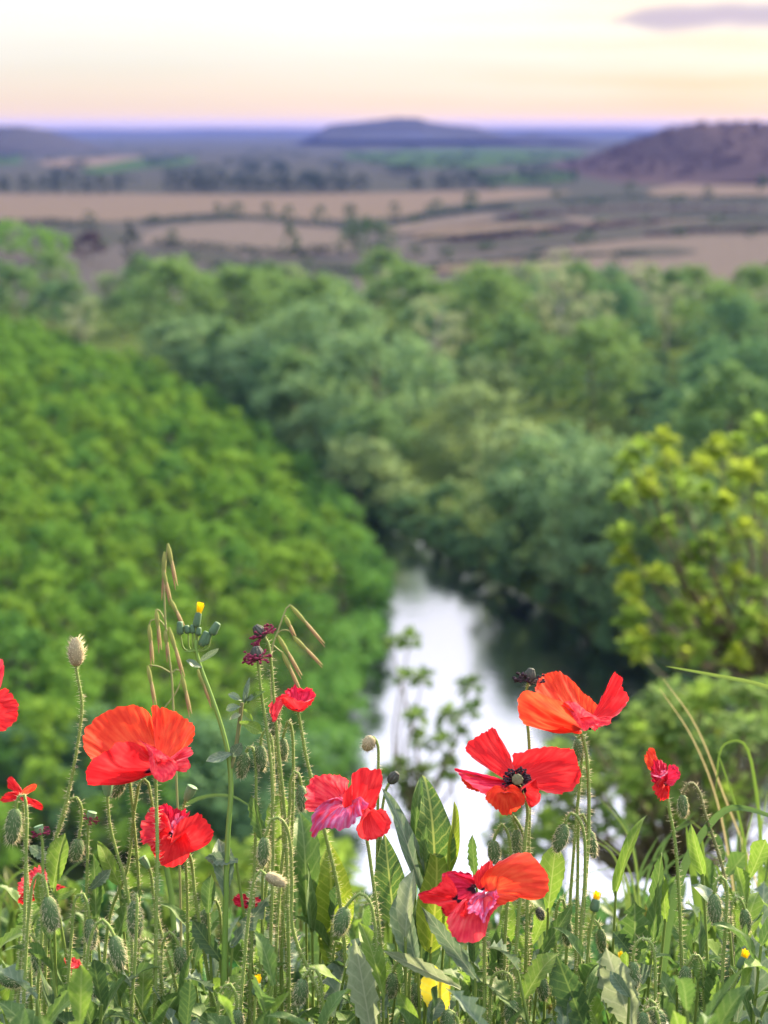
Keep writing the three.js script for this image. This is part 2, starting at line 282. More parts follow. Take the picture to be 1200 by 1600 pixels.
{ // the poplar plantation inside the river bend
  const G = 'plantation trees inside the river bend', L = 'bright green young tree in the close planted grove inside the river bend';
  const protos = ['plantation', 'plantation2', 'plantation3', 'plantation', 'plantation2'].map((m, k) => makeTree('plantation_tree', L, 'tree', G, 100 + k * 13, { h: 9.8 + k * .25, low: 3.0, rx: 2.4, clumps: 46, leaves: 28, size: .3, ragged: .1, limbs: 4 }, m));
  const put = stand(protos), spots = [];
  seed(77);
  const ca = Math.cos(.5), sa = Math.sin(.5);
  for (let i = -90; i < 90; i++) for (let j = -90; j < 90; j++) {
    const gx = i * 6.1 + rr(-1, 1), gz = j * 5.9 + rr(-1, 1), x = gx * ca - gz * sa, z = gx * sa + gz * ca - 200;
    if (z > -92 || z < -420 || x < -.31 * -z - 9 || x > 40) continue;
    const bank = leftBank; let inside = polyDist(x, z, [...bank.map((p) => [p.x, p.z]), [-2000, bank[bank.length - 1].z], [-2000, bank[0].z]]) < -3.4;
    if (!inside || polyDist(x, z, riverPoly) < 3.2) continue;
    spots.push([x, z, Math.hypot(x, z)]);
  }
  spots.sort((a, b) => a[2] - b[2]);
  let n = 0; const rest = [];
  for (const [x, z, d] of spots) { const e = polyDist(x, z, riverPoly), edge = e < 8 ? .82 : 1, s = rr(.8, 1.2) * edge; if (n < 300) put(n % 5, V(x, groundY(x, z) - .05, z), rnd() * 6.3, [s * rr(.95, 1.15), s, s * rr(.95, 1.15)]); else rest.push([x, z, s]); n++; }
  if (rest.length) {
    const tg = protos[0].children[0].geometry, cg = protos[0].children[1].geometry, o = thing('plantation_mass', 'far end of the bright green plantation, crowns merging', 'trees'); o.userData.kind = 'stuff';
    for (const [nm, gg, mm] of [['trunk', tg, bark], ['crown', cg, leafMat.plantation]]) { const im = new THREE.InstancedMesh(gg, mm, rest.length); im.name = nm; rest.forEach(([x, z, s], k) => im.setMatrixAt(k, new THREE.Matrix4().compose(V(x, groundY(x, z), z), new THREE.Quaternion().setFromAxisAngle(V(0, 1, 0), k * 1.7), V(s * 1.05, s, s)))); im.castShadow = im.receiveShadow = true; o.add(im); }
  }
  console.log('plantation', n, rest.length);
  strip(protos);
}
{ // the wood on the far bank
  const G = 'trees of the riverside wood';
  const kinds = [
    ['willow_tree', 'rounded grey green willow in the wood across the river', 'willow', { h: 18, low: 1.5, rx: 8.6, clumps: 66, leaves: 30, size: .63 }],
    ['willow_tree', 'rounded pale olive willow in the wood across the river', 'willow2', { h: 16, low: 1.2, rx: 7.6, clumps: 62, leaves: 30, size: .6 }],
    ['poplar_tree', 'tall mid green poplar in the wood across the river', 'poplar', { h: 21, low: 2.5, rx: 6.6, clumps: 62, leaves: 30, size: .63 }],
    ['alder_tree', 'dark green alder in the wood across the river', 'deep', { h: 15, low: 1, rx: 7, clumps: 56, leaves: 30, size: .6 }],
    ['ash_tree', 'loose pale crowned tree in the wood across the river', 'pale', { h: 19, low: 3, rx: 5.6, clumps: 36, leaves: 24, size: .5, ragged: .4 }, true],
    ['poplar_tree', 'broad spreading green tree in the wood across the river', 'spreading', { h: 19, low: 2, rx: 9.6, clumps: 72, leaves: 30, size: .68 }],
    ['sallow_bush', 'low bushy sallow beside the taller wood trees', 'blue', { h: 8, low: .2, rx: 5, clumps: 24, leaves: 54, size: .46 }],
    ['bank_bush', 'low green bush on the bank at the foot of the plantation', 'plantation3', { h: 9, low: .1, rx: 4.5, clumps: 44, leaves: 24, size: .4 }],
  ];
  const protos = kinds.map(([n, l, m, o, pale], k) => makeTree(n, l, n.includes('bush') ? 'bush' : 'tree', G, 300 + k * 17, o, m, pale ? paleBark : bark));
  const put = stand(protos), placed = [];
  const add = (k, x, z, w, hs) => { placed.push([x, z, kinds[k][3].rx * w]); return put(k, V(x, groundY(x, z) - .1, z), rnd() * 6.3, [w, hs ?? w, w]); };
  seed(901);
  // notable trees: kind, picture x of the trunk, picture y of its foot, width and height scale
  for (const [k, px, py, w, hs] of [[5, 270, 560, 1.35, 1.3], [0, 590, 716, 1.5, 1.3], [1, 745, 738, 1.0, .95], [0, 310, 590, 1.0, .85], [5, 430, 530, 1.2, .95], [2, 120, 528, 1.0, .8], [4, 130, 548, .95, .8], [2, 25, 530, 1.1, 1], [4, 905, 505, 1.0, .95], [4, 1000, 520, 1.2, 1.1], [4, 1040, 545, 1.0, .95], [5, 640, 520, 1.3, 1.0], [5, 760, 520, 1.2, 1.0], [2, 900, 520, 1.15, 1.0], [2, 960, 540, 1.05, .9], [5, 1120, 560, 1.2, .95], [0, 480, 610, 1.3, 1.1], [0, 400, 640, 1.1, .9], [1, 560, 790, 1.0, .9], [1, 800, 838, 1.2, 1.05], [0, 880, 872, 1.2, 1.0], [4, 930, 900, .9, .8], [6, 700, 815, .8, .8], [6, 830, 880, .9, .9], [0, 960, 925, 1.1, 1.1], [2, 1030, 965, 1.0, .95], [5, 1090, 1000, 1.0, .9], [1, 1010, 880, 1, .9], [0, 470, 690, 1.0, .8], [3, 430, 665, 1.1, 1], [3, 360, 628, 1.0, 1], [6, 540, 755, 1, 1]]) {
    const p = onLevel(px, py, PLAIN); add(k, p.x, p.z, w, hs);
  }
  const wood = [...rightBank.map((p) => [p.x, p.z]), [150, -150], [165, -300], [190, -470], [-180, -500]];
  for (let tries = 0, n = 0; tries < 9000 && n < 90; tries++) {
    const z = -rr(130, 480), x = rr(-.34, .36) * -z; if (polyDist(x, z, wood) > -3 || polyDist(x, z, riverPoly) < 4 || (z > -240 && Math.abs(x / -z - .03) < .05)) continue;
    const far = smooth(330, 470, -z), q = rnd(); let k = q < .2 ? 0 : q < .38 ? 1 : q < .55 ? 2 : q < .7 ? 3 : q < .78 ? 4 : q < .9 ? 5 : 6; if (far < .5 && x > 30 && q < .5) k = q < .25 ? 6 : 3;
    const w = k === 6 ? rr(.7, 1.1) : rr(1.0, 1.55) * lerp(1, .68, smooth(330, 400, -z)), R = kinds[k][3].rx * w; if (placed.some(([a, b, r]) => Math.hypot(a - x, b - z) < (r + R) * .7)) continue;
    add(k, x, z, w, w * rr(.85, 1.0)); n++;
  }
  for (let tries = 0, n = 0; tries < 6000 && n < 70; tries++) { const z = -rr(150, 400), x = rr(-.1, .34) * -z; if (polyDist(x, z, wood) > -3 || polyDist(x, z, riverPoly) < 4) continue; const w = rr(.6, 1.0); if (placed.some(([a, b, r]) => Math.hypot(a - x, b - z) < (r + 5 * w) * .55)) continue; add(6, x, z, w, w); n++; }
  seed(907);
  for (const [px, py, s] of [[20, 1290, .75], [90, 1300, .7], [165, 1285, .8], [240, 1305, .72], [310, 1290, .75], [380, 1280, .7], [440, 1262, .62], [-60, 1300, .8], [130, 1340, .6], [280, 1345, .6], [410, 1325, .55], [500, 1225, .55]]) { const p = onLevel(px, py, PLAIN); add(3, p.x, p.z, s, s * .8).userData.label = 'dark green bushy tree in front of the shaded plantation edge'; }
  seed(911);
  const Pb = [[leftBank, 3, 13, .8], [rightBank, 3, 13, .3]];
  for (const [bank, k0, k1, off] of Pb) { const S = new THREE.CatmullRomCurve3(bank.slice(k0, k1), false, 'centripetal'), n = Math.round(S.getLength() / 4.2); for (let i = 0; i <= n; i++) { const p = S.getPointAt(i / n), T = S.getTangentAt(i / n), sg = bank === leftBank ? 1 : -1; let x = p.x - T.z * off * sg, z = p.z + T.x * off * sg; if (polyDist(x, z, riverPoly) < 0) { x = p.x + T.z * off * sg; z = p.z - T.x * off * sg; } if (Math.abs(x / z) > .34 || z > -84) continue; if (bank === leftBank) add(7, x, z, rr(.4, .85), rr(.4, .95)); else if (i % 2 || (z > -235 && Math.abs(x / -z - .03) < .05)) add(6, x, z, rr(.5, .8), rr(.5, .8)); else { const s = rr(.75, 1.0), q = polyDist(x + T.z * -sg, z + T.x * sg, riverPoly) > polyDist(x, z, riverPoly) ? 1 : -1; add([0, 1, 0, 3, 2][i / 2 % 5 | 0], x - T.z * sg * q * 3, z + T.x * sg * q * 3, s, s * rr(.8, 1)); } } }
  console.log('wood', placed.length);
  strip(protos);
}
{ // trees, bushes and hedges out in the fields
  const G = 'trees standing out in the fields';
  const kinds = [
    ['field_tree', 'round green tree standing out in the fields', 'tree', 'fieldGreen', { h: 10, low: 1, rx: 5, clumps: 30, leaves: 14, size: .7 }],
    ['field_tree', 'dark blue green tree in the row along the straw field', 'tree', 'far', { h: 16, low: 1, rx: 7, clumps: 34, leaves: 14, size: .9 }],
    ['columnar_tree', 'slim dark column shaped tree beside the meadow', 'tree', 'far', { h: 18, low: .5, rx: 3, clumps: 40, leaves: 14, size: .6 }],
    ['plum_tree', 'round dark plum coloured tree beside the meadow', 'tree', 'plum', { h: 12, low: .5, rx: 7, clumps: 40, leaves: 16, size: .7 }],
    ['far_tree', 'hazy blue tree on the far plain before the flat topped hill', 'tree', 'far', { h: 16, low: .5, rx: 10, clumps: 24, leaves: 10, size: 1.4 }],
    ['field_bush', 'wide rounded green bush between the stubble field and bare earth', 'bush', 'fieldGreen', { h: 9, low: .2, rx: 9, clumps: 50, leaves: 16, size: .7 }],
    ['field_tree', 'bright green leafy tree beyond the plantation', 'tree', 'plantation', { h: 12, low: .8, rx: 7, clumps: 44, leaves: 16, size: .7 }],
  ];
  const protos = kinds.map(([n, l, c, m, o], k) => makeTree(n, l, c, G, 700 + k * 19, { ...o, limbs: 3 }, m));
  const put = stand(protos);
  const add = (k, px, py, hpx, wpx, label) => { const p = onLevel(px, py, PLAIN), D = p.dot(FW), h = hpx / FPX * D / kinds[k][4].h, w = wpx / FPX * D / 2 / kinds[k][4].rx; put(k, p, rnd() * 6.3, [w, h, w], label); };
  seed(555);
  add(2, 205, 424, 78, 24); add(3, 142, 414, 52, 54); add(5, 574, 398, 54, 92); add(0, 455, 402, 50, 28, 'small green tree at the edge of the stubble field');
  for (const [x, y, h, w] of [[18, 402, 60, 62], [62, 412, 58, 60], [95, 405, 40, 40], [-30, 400, 60, 70]]) add(6, x, y, h, w);
  for (const [x, y, h, w] of [[735, 329, 28, 27], [680, 334, 22, 28], [368, 341, 24, 30], [418, 343, 26, 17], [450, 350, 28, 22], [500, 352, 30, 24], [548, 352, 32, 24], [616, 340, 24, 20], [340, 338, 20, 16], [915, 385, 26, 30], [270, 386, 26, 22], [648, 352, 16, 22], [1155, 464, 38, 32], [1190, 300, 26, 20], [1105, 312, 20, 18], [770, 300, 16, 18], [985, 300, 16, 20], [820, 345, 14, 22], [850, 372, 12, 24], [940, 352, 14, 26], [1010, 352, 12, 22], [1060, 372, 16, 26], [1120, 350, 14, 24], [1175, 372, 14, 20], [700, 405, 16, 26], [760, 392, 14, 30], [650, 400, 18, 26], [830, 420, 16, 24], [960, 420, 14, 22], [480, 415, 14, 24], [400, 420, 16, 26], [300, 408, 14, 22], [160, 392, 16, 24], [240, 350, 14, 24], [140, 345, 14, 20], [1060, 318, 14, 26], [930, 322, 12, 24], [870, 312, 14, 22]]) add(0, x, y, h, w);
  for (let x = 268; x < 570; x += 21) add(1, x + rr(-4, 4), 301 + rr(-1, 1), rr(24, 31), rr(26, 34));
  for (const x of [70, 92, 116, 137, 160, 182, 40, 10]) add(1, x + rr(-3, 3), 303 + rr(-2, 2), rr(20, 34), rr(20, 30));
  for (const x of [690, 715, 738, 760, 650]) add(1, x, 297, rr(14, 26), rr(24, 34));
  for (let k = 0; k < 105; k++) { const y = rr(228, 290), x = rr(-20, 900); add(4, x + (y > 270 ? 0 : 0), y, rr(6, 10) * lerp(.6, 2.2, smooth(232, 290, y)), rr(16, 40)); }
  strip(protos);
  // hedges: continuous leafy lines along field edges
  seed(888);
  const hedge = (pts, h, w, label, mat = 'far') => {
    const P = spline(pts.map(([x, y]) => onLevel(x, y, PLAIN)), 60), g = new Geo(), o = P[0].clone(), len = P[0].distanceTo(P[60]);
    const n = Math.round(len * 5);
    for (let k = 0; k < n; k++) {
      const t = rnd() * 59.9, a = P[Math.floor(t)].clone().lerp(P[Math.floor(t) + 1], t % 1), hh = h * (.8 + 1.1 * Math.abs(fbm(t * .35, 1, h)));
      const p = V(a.x + rr(-w, w), a.y + rr(0, 1) ** .7 * hh, a.z + rr(-w, w)).sub(o), d = V(rr(-1, 1), rr(-.6, .6), rr(-1, 1)).normalize().multiplyScalar(rr(.7, 1.3)), e = V(rr(-1, 1), rr(-1, 1), rr(-1, 1)).cross(d).normalize().multiplyScalar(rr(.5, .9));
      g.quad(g.vv(p.clone().sub(d)), g.vv(p.clone().add(e)), g.vv(p.clone().add(d)), g.vv(p.clone().sub(e)));
    }
    const m = mesh('hedge', g.build(), leafMat[mat], scene); m.position.copy(o); tag(m, label, 'hedge', 'field hedges');
  };
  hedge([[222, 352], [300, 346], [380, 343], [470, 352], [560, 358]], 4, 2, 'hedge between the straw field and the stubble field');
  hedge([[240, 384], [330, 392], [440, 400], [530, 396]], 4, 2, 'hedge along the near edge of the stubble field');
  hedge([[610, 352], [680, 340], [740, 332], [800, 326]], 4, 2, 'hedge climbing from the bush towards the terraces');
  hedge([[700, 382], [800, 374], [900, 362], [1040, 350]], 3.5, 3, 'dark hedge under the narrow straw field', 'plum');
  hedge([[790, 346], [860, 338], [1000, 330], [1190, 334]], 4, 5, 'dark scrubby hedge along the terraces', 'plum');
  hedge([[830, 412], [900, 405], [1010, 400]], 2.5, 2, 'low hedge at the edge of the broad tan field');
  hedge([[1010, 372], [1090, 366], [1200, 360]], 3, 3, 'low dark hedge at the top of the broad tan field', 'plum');
  hedge([[330, 420], [430, 424], [560, 428], [640, 418]], 3, 4, 'low hedge along the bare earth behind the wood');
  hedge([[640, 428], [720, 416], [810, 408], [850, 396]], 2.6, 2, 'hedge behind the wood beside the short pale strip');
  hedge([[660, 378], [740, 372], [830, 362]], 2.6, 2, 'hedge under the narrow straw field on the terraces');
  hedge([[880, 320], [960, 314], [1080, 312], [1200, 316]], 4, 4, 'hedge at the foot of the dark hill');
  hedge([[1040, 346], [1120, 342], [1210, 344]], 3, 3, 'hedge above the broad tan field');
  hedge([[-80, 352], [60, 352], [160, 356]], 4, 3, 'hedge along the blue green meadow');
  // scrub on the dark hill
  const sb = new THREE.InstancedMesh(crown(999, { h: 4, low: 0, rx: 3, clumps: 8, leaves: 8, size: .9 }), leafMat.plum, 900); sb.name = 'hill_scrub'; seed(4242);
  for (let k = 0; k < 900; k++) { let x, z, y; do { x = rr(180, 800); z = -rr(1450, 1950); y = hillY(x, z); } while (y < 6); const s = rr(.5, 1.4); sb.setMatrixAt(k, new THREE.Matrix4().compose(V(x, PLAIN - 2.3 + y, z), new THREE.Quaternion(), V(s, s, s))); }
  sb.castShadow = sb.receiveShadow = true; scene.add(sb); tag(sb, 'dark low scrub dotted over the flat topped near hill', 'scrub', undefined, 'stuff');
}
console.log('trees built');
// ---------------------------------------------------------------- foreground: materials
const hairMat = leafy(col(.80, .72, .54), .5);
const stemMat = std({ map: mottle(64, [[.10, .16, .03], [.15, .22, .05], [.19, .23, .08]], 4, 61), roughness: .6 });
const stemDark = std({ map: mottle(64, [[.10, .12, .04], [.14, .15, .06], [.18, .13, .08]], 4, 62), roughness: .65 });
const budMat = std({ map: mottle(64, [[.045, .085, .03], [.07, .12, .045], [.10, .14, .06]], 5, 63), roughness: .8 });
const budTan = std({ map: mottle(64, [[.16, .13, .08], [.26, .22, .13], [.34, .3, .18]], 5, 64), roughness: .85 });
const podMat = std({ map: mottle(64, [[.10, .19, .10], [.14, .24, .12], [.19, .27, .15]], 4, 65), roughness: .5 });
const podDark = std({ map: mottle(64, [[.02, .022, .022], [.045, .05, .042], [.09, .09, .075]], 6, 66), roughness: .7 });
const podOlive = std({ map: mottle(64, [[.06, .065, .03], [.10, .105, .05], [.15, .15, .085]], 6, 70), roughness: .7 });
const stamenMat = std({ color: col(.025, .012, .022), roughness: .8 });
const stamenRed = leafy(col(.25, .04, .09), .3);
const yellowMat = leafy(col(.85, .58, .01), .35);
const strawMat = leafy(col(.52, .41, .22), .4), strawRed = leafy(col(.36, .22, .14), .4), oatGreen = leafy(col(.32, .34, .12), .4);
function petalTex(s, tones, blotch) {
  const N = 256, d = new Uint8Array(N * N * 4), q = (x) => Math.round(255 * (x <= .0031308 ? 12.92 * x : 1.055 * x ** (1 / 2.4) - .055));
  for (let y = 0; y < N; y++) for (let x = 0; x < N; x++) {
    const u = x / N, v = y / N, st = fbm(u * 34, v * 2.2, s, 3) * 1.1 + fbm(u * 6, v * 3, s + 5, 4) * 1.1, t = clamp(.5 + st) * (tones.length - 1), k = Math.min(tones.length - 2, Math.floor(t)), f = t - k, o = (y * N + x) * 4;
    const b = blotch * smooth(.17, .10, v + .05 * fbm(u * 12, 1, s));
    for (let m = 0; m < 3; m++) d[o + m] = q(lerp(lerp(tones[k][m], tones[k + 1][m], f), [.03, .005, .015][m], b)); d[o + 3] = 255;
  }
  const T = new THREE.DataTexture(d, N, N); T.colorSpace = THREE.SRGBColorSpace; T.magFilter = THREE.LinearFilter; T.minFilter = THREE.LinearMipmapLinearFilter; T.generateMipmaps = true; T.needsUpdate = true; return T;
}
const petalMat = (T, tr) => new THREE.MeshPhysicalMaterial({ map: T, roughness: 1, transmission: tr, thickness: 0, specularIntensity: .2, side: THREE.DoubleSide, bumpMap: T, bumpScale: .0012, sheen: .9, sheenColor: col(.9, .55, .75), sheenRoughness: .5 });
const PET = {
  red: petalMat(petalTex(1, [[.60, .012, .020], [.71, .020, .028], [.77, .036, .042]], 1), .5), orange: petalMat(petalTex(2, [[.70, .032, .018], [.79, .056, .024], [.83, .088, .036]], .6), .55),  // orange: copy of red with the glow of backlit petals put into its colour
  pink: petalMat(petalTex(3, [[.62, .02, .05], [.74, .045, .07], [.78, .10, .11]], .5), .45), crimson: petalMat(petalTex(4, [[.40, .006, .03], [.55, .012, .05], [.66, .03, .09]], 1), .4), mauve: petalMat(petalTex(5, [[.62, .02, .045], [.55, .045, .13], [.46, .09, .22], [.56, .18, .32]], .3), .4),
};
const D0 = .9;
const P3 = (px, py, dz = 0, D = D0) => at(px, py, D - dz / 1000);
const mm = (px, D = D0) => px / FPX * D;          // metres that px picture points span at depth D
// thin hairs standing off a path or a surface; three-sided needles
function hairs(g, p, dir, len, r) { const a = V(dir.y, -dir.x, dir.z * .3 + .2).cross(dir).normalize(), b = a.clone().cross(dir).normalize(), i0 = g.vv(p.clone().addScaledVector(a, r)), i1 = g.vv(p.clone().addScaledVector(a, -.5 * r).addScaledVector(b, .87 * r)), i2 = g.vv(p.clone().addScaledVector(a, -.5 * r).addScaledVector(b, -.87 * r)), e = g.vv(p.clone().addScaledVector(dir, len)); g.tri(i0, i1, e); g.tri(i1, i2, e); g.tri(i2, i0, e); }
function stemOf(parent, pts, r0, r1, hair = 1, mat = stemMat, name = 'stem', hairLen = .0036) {
  const curve = new THREE.CatmullRomCurve3(pts, false, 'centripetal'), len = curve.getLength(), n = Math.max(10, Math.round(len / .004)), sp = curve.getSpacedPoints(n), o = parent.position, g = new Geo();
  const loc = sp.map((p) => p.clone().sub(o)); const s = mesh(name, g.tube(loc, (t) => lerp(r0, r1, t), 7).build(), mat, parent);
  if (hair > 0) {
    const h = new Geo(), N = Math.round(len * 1000 * 2.3 * hair);
    for (let k = 0; k < N; k++) { const t = rnd() * (n - .01), i = Math.floor(t), f = t - i, p = loc[i].clone().lerp(loc[i + 1], f), T = loc[i + 1].clone().sub(loc[i]).normalize(), a = rnd() * 6.283, e = V(Math.cos(a), .2, Math.sin(a)); e.addScaledVector(T, -e.dot(T)).normalize(); const d = e.clone().addScaledVector(T, rr(-.35, .25)).add(V(rr(-.15, .15), rr(-.15, .15), rr(-.15, .15))).normalize(); hairs(h, p.addScaledVector(e, lerp(r0, r1, t / n) * .8), d, hairLen * rr(.4, 1.25), .00010); }
    tag(mesh('stem_hairs', h.build(), hairMat, s), 0, 0, 0, 'stuff');
  }
  return s;
}
const toGround = (p, lean = 0) => { const x = p.x + lean, z = p.z - .01; return V(x, groundY(x, z) - .004, z); };
// hairy poppy bud, its stalk end at the origin, hanging along -y
const budProto = {};
function budGeo(sd) {
  if (budProto[sd]) return budProto[sd];
  seed(sd); const pr = [[.0, 0], [.20, .02], [.34, .10], [.45, .25], [.5, .45], [.46, .65], [.34, .84], [.17, .96], [0, 1]].map(([x, y]) => new THREE.Vector2(x, -y));
  const g = new THREE.LatheGeometry(pr.reverse(), 14), p = g.attributes.position;
  for (let k = 0; k < p.count; k++) { const a = Math.atan2(p.getZ(k), p.getX(k)), seam = 1 - .10 * Math.exp(-((Math.sin(a) / .16) ** 2)), nz = 1 + .05 * noise.noise(a * 2, p.getY(k) * 5, sd); p.setX(k, p.getX(k) * seam * nz); p.setZ(k, p.getZ(k) * seam * nz); }
  g.computeVertexNormals();
  const h = new Geo(); for (let k = 0; k < 260; k++) { const t = rr(.03, .99), a = rnd() * 6.283, R = .5 * Math.pow(Math.sin(Math.PI * clamp(t * .93 + .04)), .62), n = V(Math.cos(a), -.3 - .4 * (t - .5) + rr(-.3, .1), Math.sin(a)).normalize(); hairs(h, V(Math.cos(a) * R * .95, -t, Math.sin(a) * R * .95), n, rr(.12, .34), .009); }
  return budProto[sd] = [g, h.build()];
}
function budOn(parent, tip, axis, w, h, mat = budMat) {
  const [g, hg] = budGeo(1 + Math.floor(rnd() * 3)), m = mesh('bud', g, mat, parent); m.position.copy(tip).sub(parent.position); m.quaternion.setFromUnitVectors(V(0, -1, 0), axis.clone().normalize()); m.rotateY(rnd() * 6.28); m.scale.set(w, h, w);
  tag(mesh('bud_hairs', hg, hairMat, m), 0, 0, 0, 'stuff'); return m;
}
const LB = 'green bristly poppy bud nodding on a hooked hairy stalk', GB = 'nodding green poppy buds';
function bud([bx, by, w, h, ang, D, path], label = LB, group = GB, mat = budMat, sm = stemMat) {
  const a = rad(ang), ax = Math.sin(a), ay = Math.cos(a), tip = P3(bx - ax * h / 2, by - ay * h / 2, 0, D), tip2 = P3(bx + ax * h / 2, by + ay * h / 2, 0, D), axis = tip2.clone().sub(tip);
  const pts = [tip, ...path.map(([x, y, dz]) => P3(x, y, dz ?? 0, D))], base = toGround(pts[pts.length - 1], rr(-.01, .01));
  const o = thing('poppy_bud', label, 'poppy bud', base, group);
  stemOf(o, [...pts, base], .0010, .0017, 1, sm); budOn(o, tip, axis, mm(w, D), mm(h, D), mat); return o;
}
seed(20);
[
  [21, 1291, 25, 56, -7, .86, [[28, 1247], [36, 1240], [41, 1262], [40, 1370], [38, 1600]]],
  [120, 1328, 21, 36, -10, .92, [[126, 1290], [127, 1260], [117, 1245], [108, 1252], [98, 1280], [84, 1325], [70, 1440], [60, 1600]]],
  [186, 1229, 18, 40, -28, .95, [[199, 1209], [203, 1225], [208, 1275], [217, 1390], [214, 1600]]],
  [240, 1280, 18, 40, 4, .95, [[236, 1245], [229, 1219], [221, 1219], [211, 1260], [198, 1360], [172, 1430], [160, 1600]]],
  [79, 1428, 25, 55, 10, .84, [[72, 1385], [64, 1365], [54, 1372], [46, 1420], [40, 1500], [38, 1600]]],
  [142, 1460, 20, 50, 6, .88, [[138, 1420], [128, 1395], [119, 1402], [112, 1460], [104, 1600]]],
  [184, 1489, 25, 55, 12, .83, [[173, 1452], [160, 1437], [147, 1450], [134, 1510], [122, 1610]]],
  [211, 1438, 24, 62, 3, .87, [[212, 1396], [214, 1400, 4], [212, 1480, 8], [205, 1600, 4]]],
  [216, 1532, 18, 46, -4, .9, [[214, 1490], [226, 1469], [240, 1476], [252, 1530], [260, 1610]]],
  [145, 1547, 20, 38, 62, .86, [[118, 1534], [108, 1552], [104, 1610]]],
  [15, 1532, 22, 40, 68, .87, [[-8, 1528], [-16, 1560], [-14, 1620]]],
  [88, 1600, 24, 40, 4, .85, [[94, 1578], [86, 1572], [78, 1590], [74, 1640]]],
  [412, 1331, 20, 46, -4, .88, [[417, 1300], [424, 1281], [432, 1277], [444, 1285], [453, 1315], [456, 1380], [456, 1440], [463, 1472], [484, 1520], [502, 1570]]],
  [471, 1248, 17, 42, 2, .93, [[469, 1215], [462, 1204], [455, 1215], [452, 1270], [440, 1355], [430, 1560]]],
  [534, 1440, 26, 46, -16, .85, [[546, 1410], [562, 1396], [575, 1404], [585, 1440], [590, 1520], [592, 1610]]],
  [370, 1597, 22, 40, 2, .84, [[370, 1560], [358, 1537], [346, 1548], [340, 1600], [339, 1640]]],
  [429, 1130, 18, 40, -6, .95, [[434, 1096], [440, 1092], [431, 1150], [437, 1220], [444, 1330], [440, 1560]]],
  [443, 1171, 14, 36, 3, .95, [[446, 1138], [451, 1125], [456, 1140], [458, 1240], [452, 1400], [450, 1570]]],
  [408, 1185, 18, 41, 2, .93, [[409, 1150], [415, 1139], [422, 1148], [427, 1200], [424, 1300], [410, 1450], [405, 1590]]],
  [380, 1196, 18, 42, -12, .93, [[387, 1168], [392, 1165], [398, 1180], [400, 1260], [396, 1400], [390, 1590]]],
  [772, 1332, 20, 38, 2, .92, [[776, 1300], [784, 1288], [793, 1300], [798, 1340], [790, 1450], [786, 1600]]],
  [807, 1316, 17, 40, 0, .94, [[804, 1285], [799, 1272], [812, 1290], [826, 1340, -4], [824, 1440], [820, 1600]]],
  [876, 1310, 22, 48, -18, .9, [[884, 1282], [893, 1270], [903, 1277], [912, 1300], [914, 1370], [908, 1450], [904, 1600]]],
  [886, 1456, 17, 45, 3, .93, [[884, 1425], [878, 1402], [871, 1415], [868, 1470], [866, 1610]]],
  [650, 1555, 16, 40, 2, .87, [[651, 1520], [646, 1506], [641, 1520], [637, 1570], [634, 1640]]],
  [799, 1583, 23, 42, -2, .85, [[801, 1550], [798, 1526], [784, 1518], [770, 1526], [766, 1560], [765, 1640]]],
  [1117, 1421, 22, 50, 3, .86, [[1117, 1385], [1125, 1369], [1134, 1378], [1135, 1430], [1130, 1500], [1125, 1600]]],
  [990, 1525, 20, 46, 2, .86, [[990, 1485], [997, 1470], [1008, 1466], [1018, 1475], [1023, 1500], [1024, 1600]]],
  [1030, 1596, 22, 38, 6, .85, [[1026, 1572], [1016, 1562], [1008, 1572], [1005, 1610]]],
  [1005, 1599, 20, 36, -4, .84, [[1012, 1580], [1020, 1572], [1028, 1590], [1030, 1640]]],
  [903, 1172, 15, 36, 2, .97, [[905, 1150], [912, 1146], [908, 1200], [900, 1290], [890, 1420], [880, 1600]]],
  [925, 1320, 16, 44, 8, .93, [[918, 1290], [908, 1270], [904, 1290], [903, 1360], [898, 1600]]],
  [540, 1500, 18, 38, 10, .95, [[534, 1475], [526, 1470], [520, 1500], [516, 1600]]],
  [60, 1500, 22, 44, 6, .9, [[56, 1470], [46, 1458], [36, 1470], [30, 1530], [28, 1620]]],
  [282, 1500, 20, 42, 8, .92, [[276, 1470], [266, 1456], [256, 1468], [252, 1530], [250, 1620]]],
  [318, 1440, 18, 38, -8, .96, [[326, 1415], [334, 1404], [342, 1418], [346, 1480], [348, 1610]]],
  [470, 1550, 22, 42, -10, .86, [[478, 1524], [488, 1512], [498, 1522], [504, 1570], [506, 1640]]],
  [612, 1540, 18, 40, -6, .88, [[616, 1512], [624, 1500], [632, 1512], [634, 1580], [634, 1640]]],
  [848, 1545, 18, 40, 4, .88, [[844, 1520], [836, 1508], [828, 1518], [824, 1570], [822, 1640]]],
  [940, 1470, 16, 38, 6, .94, [[936, 1446], [928, 1436], [921, 1448], [920, 1510], [918, 1610]]],
  [1070, 1530, 20, 42, -6, .88, [[1076, 1504], [1086, 1490], [1096, 1502], [1100, 1560], [1100, 1640]]],
  [1165, 1440, 18, 40, 4, .95, [[1161, 1412], [1152, 1400], [1144, 1412], [1142, 1480], [1142, 1610]]],
  [700, 1598, 24, 40, 0, .84, [[705, 1580], [714, 1590], [716, 1640]]],
].forEach((d) => bud(d));
bud([1067, 1260, 17, 37, 0, .95, [[1069, 1235], [1079, 1222], [1091, 1234], [1100, 1265], [1118, 1320], [1132, 1370], [1150, 1600]]], 'green poppy bud on a smooth reddish hooked stalk beside the arching grass blade', undefined, budMat, stemDark);
bud([431, 1375, 19, 36, 62, .86, [[408, 1360], [399, 1370], [390, 1420], [382, 1500], [375, 1610]]], 'brownish poppy bud lying sideways on its bent stalk above the dark red petals', undefined, budTan);
